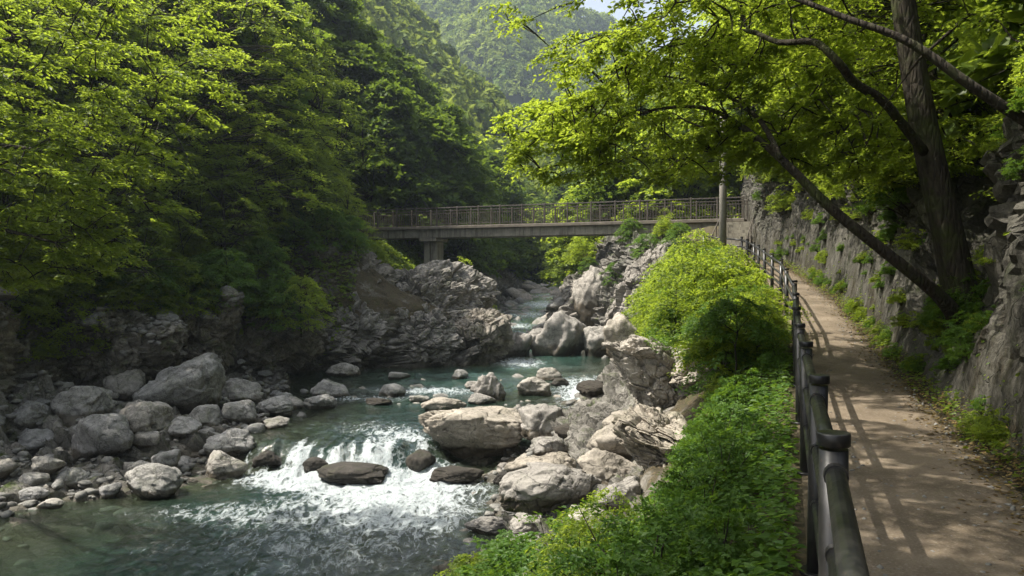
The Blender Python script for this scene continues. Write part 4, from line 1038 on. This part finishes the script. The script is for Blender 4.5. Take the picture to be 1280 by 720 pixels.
# right side: tall trunk at the wall
T0 = W(1208, 400, 11.0)
trunkR = [([T0 + Vector((.1, 0, -.5)), W(1204, 385, 11), W(1186, 300, 11), W(1162, 200, 11), W(1142, 100, 11), W(1126, 0, 11), W(1110, -130, 11), W(1100, -300, 11)], [.38, .25, .205, .188, .172, .156, .13, .07]),
          ([W(1154, 190, 10.9), W(1125, 154, 10.5), W(1100, 125, 10.2), W(1066, 104, 10.0), W(1046, 79, 9.7), W(1016, 54, 10.0), W(971, 54, 10.4), W(933, 40, 10.8), W(891, 50, 11.2), W(830, 60, 11.8)], [.07, .06, .058, .055, .052, .045, .036, .03, .024, .014]),
          ([W(1127, 10, 11), W(1180, -70, 11), W(1260, -150, 11.5)], [.09, .06, .03])]
pr = cat_pads(pads_ell(5, 120, (3.6, 10.6, 7.2), (3.6, 2.8, 1.9), .55, (4.2, 8.5, 6)), pads_ell(6, 80, (3.0, 11.3, 4.9), (2.6, 1.6, .7), .45, (4.2, 9, 5)), pads_ell(64, 90, (1.0, 11.5, 7.9), (3.0, 3.0, .9), .55, (5, 10, 7)), pads_ell(61, 560, (-1.3, 4.6, 7.4), (3.4, 3.9, 1.2), .6, (5, 10, 7)), pads_ell(62, 110, (2.9, 13.5, 6.6), (3.4, 2.6, 1.8), .55, (5.5, 11, 6)), pads_ell(63, 110, (7.4, 13.5, 5.2), (2.4, 2.4, 2.0), .5, (5.8, 11, 5)))  # high left pad groups: canopy out of view, added to shade the path
def trunk_clear(p_):
    _c = p_[0]; _px = 640 + _c[:, 0] / _c[:, 1] * F; _row = HY - (_c[:, 2] - CAMZ) / _c[:, 1] * F
    _k = ~((_c[:, 1] < 11.3) & (np.abs(_px - np.interp(_row, [0, 100, 200, 300, 400], [1126, 1142, 1162, 1186, 1206])) < 58) & (_row > -20))
    return tuple(a_[_k] for a_ in p_)
pr = trunk_clear(pr)
custom_tree('tall_tree', 'tall tree with thick straight trunk growing from the rock wall beside the path', trunkR, pr, (7, 12, .085, 'oval', dict(droop=.2, wild=.3)), M_leaf_lime, 43)

# leaning tree
lean = [([W(1200, 402, 10.7), W(1172, 368, 10.4), W(1115, 322, 10.2), W(1040, 262, 10.2), W(985, 208, 10.4), W(935, 165, 10.9), W(885, 137, 11.6), W(830, 136, 12.4), W(770, 150, 13.2)], [.13, .088, .074, .064, .054, .044, .032, .022, .012]),
        ([W(975, 198, 10.1), W(948, 150, 10.9), W(905, 118, 11.6), W(880, 105, 12.2), W(820, 95, 13)], [.04, .034, .028, .022, .012])]
pk = cat_pads(pads_ell(7, 190, (2.7, 12.3, 4.3), (2.7, 2.0, 1.25), .5, (5, 10, 3.5)), pads_ell(81, 26, (3.0, 11.4, 3.55), (.9, .9, .35), .4, (5, 10, 3.5)), pads_ell(8, 80, (.9, 12.9, 3.9), (1.2, 1.0, .8), .45, (4, 11, 3.8)), pads_ell(9, 50, (4.6, 11.2, 3.6), (1.2, 1.2, .6), .4, (5.4, 10, 3)))
pk = trunk_clear(pk)
custom_tree('leaning_tree', 'slender dark tree leaning left over the path with glowing lime leaves', lean, pk, (7, 12, .085, 'oval', dict(droop=.2, wild=.3)), M_leaf_lime, 47)

# tree outside the right edge whose limb crosses the upper right corner
limb = [([(7.6, 7.6, ground(7.6, 7.6) - .4), (6.6, 7.5, 2.6), W(1420, 240, 7.3), W(1280, 152, 7.3), W(1212, 108, 7.3), W(1158, 69, 7.4), W(1117, 46, 7.5), W(1058, 25, 7.7), W(992, 0, 8.0), W(900, -30, 8.5)], [.14, .10, .068, .052, .046, .04, .035, .03, .024, .014])]
pb = cat_pads(pads_ell(10, 90, (6.1, 10.4, 4.3), (2.2, 1.8, 1.6), .5, (6.5, 8, 4)), pads_ell(12, 50, (4.4, 8.4, 5.4), (1.8, .8, .5), .4, (6, 7.5, 5)))
pb = trunk_clear(pb)
custom_tree('sloping_limb_tree', 'tree whose long bare limb slopes down across the upper right corner', limb, pb, (7, 12, .08, 'oval', dict(droop=.2, wild=.3)), M_leaf_mid, 53)

# slim trees above the wall, farther along the path
WALLT = [tree_parts('wallt', 360 + i, 6.5, 3.0, .15, 230, .6, 7, 11, .11, 'oval', [M_leaf_lime, M_leaf_mid][i], .11, lean=(-1.8, 0), limbs=12) for i in range(2)]
for x, y, s, p_, lab in ((7.6, 13.5, .85, 0, 'young lime tree leaning out from the top of the rock wall behind the tall trunk'), (9.6, 17.5, 1.0, 1, 'green tree above the middle stretch of the rock wall'),
                         (11.2, 22.5, 1.1, 0, 'lime tree leaning over the far bend of the path'), (12.8, 28.5, 1.2, 1, 'green tree above the wall where the path bends left'),
                         (9.8, 9.2, .8, 1, 'small dark-leaved tree on the wall behind the tall trunk'),
                         (8.9, 15.6, 1.35, 1, 'tall slim tree arching over the path past the leaning trunk'), (10.2, 20.0, 1.5, 0, 'tall slim lime tree arching over the middle of the path'),
                         (11.4, 25.0, 1.5, 1, 'tall slim tree shading the far stretch of the wall'), (12.2, 31.0, 1.5, 1, 'tall slim tree beside the steps to the bridge'), (12.9, 35.5, 1.3, 0, 'slim lime tree at the dark wall behind the bridge end')):
    e = put_tree(WALLT[p_], on(x, y, -.2), rt.uniform(-.5, .5), s, lab, 'tree', None, 'slender_tree')

# ---- shrubs
def shrub_parts(seed, H, Rc, n, padr, twigs, lpt, leaf, kind, mat):
    r = np.random.RandomState(seed); a = r.uniform(0, 6.28, n); q2 = np.sqrt(r.uniform(.02, 1, n)) * Rc
    z = H * np.sqrt(np.clip(1 - (q2 / Rc) ** 2 * .85, 0, 1)) * np.where(r.uniform(0, 1, n) < .15, r.uniform(1.1, 1.5, n), r.uniform(.3, 1.05, n)) * (1 + .3 * np.sin(a * 2 + seed) * q2 / Rc)
    C = np.stack([np.cos(a) * q2, np.sin(a) * q2, z], 1); D = nz_(np.stack([np.cos(a), np.sin(a), r.uniform(-.1, .5, n)], 1) + r.normal(0, .25, (n, 3)))
    cm, _ = crown_mesh('foliage', C, D, padr * r.uniform(.7, 1.3, n), seed, twigs, lpt, leaf, kind, mat, wild=.38, droop=.3)
    mb = MB()
    for i in range(0, n, 2): mb.tube(curve_pts((r.normal(0, .05), r.normal(0, .05), -.1), C[i], .1 * H, 4, r), [.014, .011, .008, .004], 5, False)
    return mb.mesh('stems', M_bark_thin, True), cm
def put_shrub(ms, loc, rz, s, label, group=None, name='shrub'):
    e = empty(name, loc, rz); e.scale = (s, s, s * rt.uniform(.85, 1.1)); obj('stems', ms[0], e); obj('foliage', ms[1], e); return tag(e, label, 'shrub', group)
SH_LOB = [shrub_parts(700 + i, .75, .8, 95, .28, 7, 8, [.065, .075, .055][i], 'lobed', M_leaf_shrub) for i in range(3)]
SH_OV = [shrub_parts(720 + i, 1.0, .95, 110, .34, 7, 9, .075, 'oval', [M_leaf_lime, M_leaf_shrub][i % 2]) for i in range(3)]
SH_TIER = [tree_parts('tier', 770 + i, 2.3, 1.5, .06, 95, .5, 7, 11, .105, 'oval', [M_leaf_lime, M_leaf_shrub][i], .04, limbs=9, droop=.38) for i in range(2)]
SH_WILD = [tree_parts('wild', 780 + i, 2.6, 1.6, .04, 62, .72, 5, 13, .11, 'oval', [M_leaf_over, M_leaf_lime][i], .035, limbs=14, droop=.5, spread=.9) for i in range(2)]
SH_BIG = [shrub_parts(740 + i, 1.9, 1.35, 150, .55, 6, 10, .11, 'oval', M_leaf_lime) for i in range(2)]
# foreground slope below the fence
BR = np.array([(290, 850), (330, 790), (430, 800), (470, 885), (500, 890), (560, 835), (600, 835), (650, 800), (682, 735), (705, 640), (720, 575), (800, 450)], float)
T1 = np.array([(500, 690), (640, 630), (740, 570), (800, 500), (860, 410), (900, 370), (950, 350), (1000, 395), (1100, 500)], float)
T2 = np.array([(780, 340), (800, 312), (830, 288), (880, 272), (915, 290), (960, 335), (1000, 390)], float)
def allowed(x, y, r_, h_=0):
    z = ground(x, y) + r_ * .5
    if h_:
        rt_ = HY - (ground(x, y) + h_ - CAMZ) / y * F; T_ = T1 if y < 19 else T2
        if rt_ < np.interp(640 + x / y * F, T_[:, 0], T_[:, 1]): return False
    px = 640 + x / y * F; row = HY - (z - CAMZ) / y * F
    if y > 17 and px + r_ * 1.25 / y * F > 640 + float(t_xf(y)) / y * F - 6: return False
    return px - r_ * .9 / y * F > np.interp(row, BR[:, 0], BR[:, 1])
cnt = 0; got = []; t_ = 0
while cnt < 130 and t_ < 6000:
    t_ += 1
    y = rt.uniform(4.4, 21); f = rt.uniform(0.02, 1.0); xf_ = float(t_xf(y)); xr_ = float(t_xr(y))
    x = xf_ - .45 - f * (xf_ - xr_) * .9
    if any((x - a) ** 2 + (y - b) ** 2 < .55 ** 2 for a, b in got): continue
    near_ = y < 12; pm_ = rt.choice(SH_LOB * 4 + SH_OV[:2] + SH_WILD if near_ else SH_OV * 2 + SH_TIER + SH_WILD)
    s = rt.choice([.5, .7, .9, 1.15, 1.4]) * rt.uniform(.85, 1.1)
    if y < 9: s = min(s, .45 + .05 * y)
    if xf_ - x < .85: s = min(s, .5)
    hh_ = (.9 if pm_ in SH_LOB else 1.2 if pm_ in SH_OV else 2.3)
    if hh_ > 2 and near_: s *= .5
    while s > .3 and not allowed(x, y, .75 * s if hh_ < 2 else 1.4 * s, hh_ * s): s *= .85
    if s <= .3: continue
    got.append((x, y)); fr_ = (xf_ - x)
    put_shrub(pm_, on(x, y, -.08), rt.uniform(0, 6.28), s,
              L_slope(x, y, s, 'narrow-leaved' if pm_ in SH_OV else 'lobed-leaf' if pm_ in SH_LOB else 'tiered'), 'shrubs on the near slope' if near_ else 'shrubs on the middle slope')
    cnt += 1
got = []; t_ = 0
while len(got) < 55 and t_ < 6000:
    t_ += 1; y = rt.uniform(19, 31); x = float(t_xf(y)) - rt.uniform(.7, 4.2)
    if any((x - a) ** 2 + (y - b) ** 2 < .62 ** 2 for a, b in got): continue
    s = rt.uniform(.6, .95)
    hv_ = rt.choice([1, 1.1, 1.6, 2.2])
    while s > .25 and not allowed(x, y, 1.3 * s, 2.3 * s * hv_): s *= .85
    if s <= .25: continue
    got.append((x, y)); put_shrub(rt.choice(SH_TIER + SH_WILD + SH_WILD), on(x, y, -.1), rt.uniform(0, 6.28), s, L_crest(x, y, s), 'lime bushes on the bank crest')
for px_, y, s, lab in ((846, 25, .8, 'bright layered lime bush hanging over the right outcrop'), (872, 29.0, .95, 'tallest lime bush just left of the pole base'), (822, 25.5, .62, 'small lime bush at the tip of the right outcrop')):
    x = (px_ - 640) / F * y; put_shrub(SH_WILD[1], on(x, y, .0), rt.uniform(0, 6.28), s, lab)
for x, y, s, lab in ((-1.9, 46.0, .4, 'sunlit lime bush right of the bridge pier'), (-2.2, 47.5, .8, 'lime bush on the far left bank below the bridge'), (-7.6, 43, .6, 'bush on the outcrop left of the pier foot'), (-3.6, 52, 1.1, 'bush on the left bank just past the bridge'),
                     (6.6, 45.5, .4, 'bush hanging from the bluff under the right end of the bridge'), (8.2, 42.5, .45, 'green bush on the bluff crest below the girder'), (4.6, 50, .8, 'lime bush over the stream behind the bluff')):
    put_shrub(SH_BIG[1], on(x, y, -.1), rt.uniform(0, 6.28), s * 1.2, lab)
for x, y, s, lab in ((-8.6, 37.0, .8, 'drooping bush over the front of the mossy rock mass'), (-9.8, 35.9, .9, 'wide drooping bush between the buttress and the left outcrop'), (-10.9, 37.4, 1.0, 'tall drooping bush behind the dark cliff buttress'), (-8.0, 39.4, .7, 'bush on the crest where the outcrop meets the woods'), (-7.4, 37.6, .5, 'small bush on the shoulder of the left outcrop'), (-9.0, 40.6, .8, 'bush behind the crest of the left outcrop'), (5.6, 43.2, .5, 'dark bush rooted on the bluff face above the pale pool block'), (7.0, 41.4, .6, 'dark bush on the near buttress of the bluff'), (6.6, 44.4, .6, 'dark bush in the shade right under the bridge girder'), (8.4, 40.2, .6, 'dark bush where the bluff meets the lime bushes'), (4.4, 45.8, .45, 'dark bush at the upstream corner of the bluff')):
    put_shrub(SH_TIER[1], on(x, y, -.1), rt.uniform(0, 6.28), s, lab)
# hanging shrubs over the left cliff
got = []
for k in range(30):
    y = rt.uniform(20, 33.5); x = float(t_xlb(y)) - rt.uniform(2.2, 4.5)
    put_shrub(rt.choice(SH_BIG + SH_OV), on(x, y, -.1), rt.uniform(0, 6.28), rt.uniform(.7, 1.2), 'shaded green shrub hanging over the left cliff edge', 'shrubs along the left cliff edge')
for k in range(72):
    y = rt.uniform(22, 33.2); x = float(t_xlb(y)) - rt.uniform(-1.0, 2.4); s_ = rt.uniform(.55, .95)
    z_ = ground(x, y)
    if z_ < -1.2: continue
    put_shrub(rt.choice(SH_TIER + SH_TIER + SH_OV), (x, y, z_ - .15), rt.uniform(0, 6.28), s_, '%s dark bush drooping over the left cliff, %s, %s' % ('small' if s_ < .7 else 'wide', 'at its lip' if z_ < .2 else 'higher up', ws(y, (26, 29, 32, 35), ('far left', 'above the largest boulder', 'right of the largest boulder', 'over the buttress', 'over the mossy outcrop'))), 'drooping bushes over the left cliff')
# plants rooted in the rock wall
for k in range(190):
    y = 5.5 + 30 * rt.random() ** 1.2; wr_ = float(np.interp(y, [0, 9, 16, 30, 40], [1.68, 1.72, 1.5, 1.55, 1.9])); f = rt.random()
    x = float(t_xf(y)) + wr_ + .05 + .75 * f; s_ = rt.uniform(.15, .5) * (.6 if f < .45 else 1)
    put_shrub(rt.choice(SH_OV + SH_LOB[:1]), on(x, y, -.05), rt.uniform(0, 6.28), s_, L_wall(y, s_, f), 'plants on the rock wall', 'wall_plant')

for k in range(95):
    y = rt.uniform(4.5, 38); wr_ = float(np.interp(y, [0, 9, 16, 30, 40], [1.68, 1.72, 1.5, 1.55, 1.9])); x = float(t_xf(y)) + wr_ + rt.uniform(.45, 2.6); s_ = rt.uniform(.55, 1.0)
    if y < 13.2 and (x < 6.9 or rt.random() < .4): continue
    put_shrub(rt.choice(SH_BIG + SH_OV), on(x, y, -.1), rt.uniform(0, 6.28), s_, L_top(y, s_), 'bushes on top of the rock wall')
# ground cover and litter: stuff
def surf_leaves(name, n, fpos, leaf, kind, mat, seed, lift=.0, wild=.4, flatn=False):
    r = np.random.RandomState(seed); P_, N_ = [], []
    for _ in range(n):
        x, y = fpos(); z, nn = ground_n(x, y); P_.append((x, y, z)); N_.append(nn[:])
    P_ = np.array(P_); N_ = nz_(np.array(N_) * (.5 if not flatn else 1) + [0, 0, .6])
    P_ = P_ + N_ * (r.uniform(.0, 1, (n, 1)) ** 1.5 * lift + .02)
    A_ = r.normal(size=(n, 3)); A_ -= N_ * (A_ * N_).sum(1, keepdims=True)
    V, Fs, k = leaf_verts(P_, A_, N_ + r.normal(0, wild, (n, 3)), leaf * r.uniform(.5, 1.2, n), kind)
    return tag(obj(name, np_mesh(name, V, Fs, False, {'tint': np.repeat(r.uniform(0, 1, n), k)}, mat)), kind='stuff')
def gc():
    while 1:
        y = 3 + 27 * rt.random() ** 1.2; xf_ = float(t_xf(y)); x = xf_ - .1 - rt.random() ** 1.1 * (xf_ - float(t_xr(y))) * .8
        if allowed(x, y, .1): return x, y
surf_leaves('ground_cover', 42000, gc, .075, 'oval', M_leaf_shrub, 5, .22)
def lit():
    y = 3 + 32 * rt.random() ** 1.4; wr_ = float(np.interp(y, [0, 9, 16, 30, 40], [1.68, 1.72, 1.5, 1.55, 1.9])); return float(t_xf(y)) + wr_ - .1 - abs(rt.gauss(0, .34)) + .25 * rt.random(), y
surf_leaves('leaf_litter', 9000, lit, .05, 'oval', M_litter, 6, .03, .3, True)
def lit2():
    y = 3 + 32 * rt.random() ** 1.3; return float(t_xf(y)) + rt.uniform(0, 1.7), y
surf_leaves('fallen_leaves', 1900, lit2, .04, 'oval', M_litter, 7, .03, .2, True)
def weeds():
    y = 3 + 32 * rt.random() ** 1.4; wr_ = float(np.interp(y, [0, 9, 16, 30, 40], [1.68, 1.72, 1.5, 1.55, 1.9])); return float(t_xf(y)) + wr_ + rt.gauss(.0, .1), y
surf_leaves('weeds', 3500, weeds, .06, 'oval', M_leaf_mid, 8, .12, .6)
def lslope():
    while 1:
        y = rt.uniform(18, 60); x = float(t_xlb(y)) - .6 - rt.random() * 14
        if not (33 < y < 47 and x > -7.2): return x, y
surf_leaves('undergrowth', 60000, lslope, .2, 'tuft', M_leaf_mid, 9, .4, .6)

# ------------------------------------------------------------------ far mountains with their woods
def mtn(x, y):
    a = 196 * np.exp(-(((x + 70) / 330) ** 2 + ((y - 590) / 190) ** 2))
    b = 30 * np.exp(-(((x + 75) / 60) ** 2 + ((y - 540) / 170) ** 2))
    c = 60 * np.exp(-(((x - 25) / 60) ** 2 + ((y - 400) / 90) ** 2))
    p_ = np.stack([x / 95, y / 95, 0 * x], -1).reshape(-1, 3); rdg = np.abs(fbm(p_, 3, 61)).reshape(x.shape)
    return a + b + c + 48 * (.5 - rdg * 2) - 12
mx, my = np.meshgrid(np.linspace(-320, 420, 150), np.linspace(205, 760, 120), indexing='ij')
mz = mtn(mx, my); mi = np.arange(mx.size).reshape(mx.shape)
mq = np.stack([mi[:-1, :-1], mi[1:, :-1], mi[1:, 1:], mi[:-1, 1:]], 2).reshape(-1, 4)
tag(obj('mountain', np_mesh('mountain', np.stack([mx.ravel(), my.ravel(), mz.ravel()], 1), [mq], True, None, mat_simple('wood_floor', (.02, .03, .01), (.035, .05, .015), .95))), kind='structure')
def woods(name, n, fpos, size, tufts, mat, seed):
    """one mass of tree crowns: each crown a dome of leaf clumps"""
    r = np.random.RandomState(seed); x, y, z = fpos(r, n)
    s = size * r.uniform(.65, 1.35, n); hf = r.uniform(.9, 1.4, n)
    v = nz_(r.normal(size=(n, tufts, 3)) + [0, 0, .45]); v[..., 2] = np.abs(v[..., 2]) * 1.0 - .1
    lump = 1 + .22 * np.sin(v[..., 0] * 5 + x[:, None]) * np.cos(v[..., 1] * 5 + y[:, None])
    P_ = np.stack([x, y, z], 1)[:, None] + v * (s[:, None] * lump)[..., None] * np.stack([0 * hf + 1, 0 * hf + 1, hf], 1)[:, None] + np.array([0, 0, 1]) * (s * .45)[:, None, None]
    N_ = v + r.normal(0, .35, v.shape); A_ = r.normal(size=v.shape) 
    N_ = nz_(N_); A_ = A_ - N_ * (A_ * N_).sum(-1, keepdims=True)
    L_ = (s[:, None] * r.uniform(.3, .6, (n, tufts)))
    T_ = np.clip(r.uniform(-.1, 1.1, (n, 1)) * .75 + r.uniform(0, .3, (n, tufts)), 0, 1)
    V, Fs, k = leaf_verts(P_.reshape(-1, 3), A_.reshape(-1, 3), N_.reshape(-1, 3), L_.ravel(), 'tuft')
    return tag(obj(name, np_mesh(name, V, Fs, False, {'tint': np.repeat(T_.ravel(), k)}, mat)), kind='stuff')
def fm(r, n):
    y = r.uniform(215, 640, n); x = y * r.uniform(-.22, .20, n); return x, y, mtn(x, y)
woods('mountain_woods', 5200, fm, 4.4, 90, M_leaf_far, 71)
gxx = np.linspace(-50, 70, 61); gyy = np.linspace(122, 214, 47); GG = np.array([[ground(a, b) for b in gyy] for a in gxx])
def fv(r, n):
    y = r.uniform(124, 212, n); x = r.uniform(-.28, .3, n) * y; i = np.clip(((x + 50) / 2).astype(int), 0, 60); j = np.clip(((y - 122) / 2).astype(int), 0, 46); return x, y, GG[i, j]
woods('valley_woods', 900, fv, 3.4, 150, M_leaf_far, 73)

# ------------------------------------------------------------------ haze
HAZE = 0.0004
if HAZE > 0:
    hb = MB(); hb.box(-700, 700, -60, 900, -13, 330)
    t = NT('haze_air'); pv = t.n('VolumePrincipled', {'Color': (.72, .86, 1.0, 1), 'Density': HAZE, 'Anisotropy': .35}); t.t.links.new(pv.outputs[0], t.out.inputs['Volume'])
    hz_ = hb.build('haze', t.m); tag(hz_, kind='stuff'); hz_.visible_shadow = True
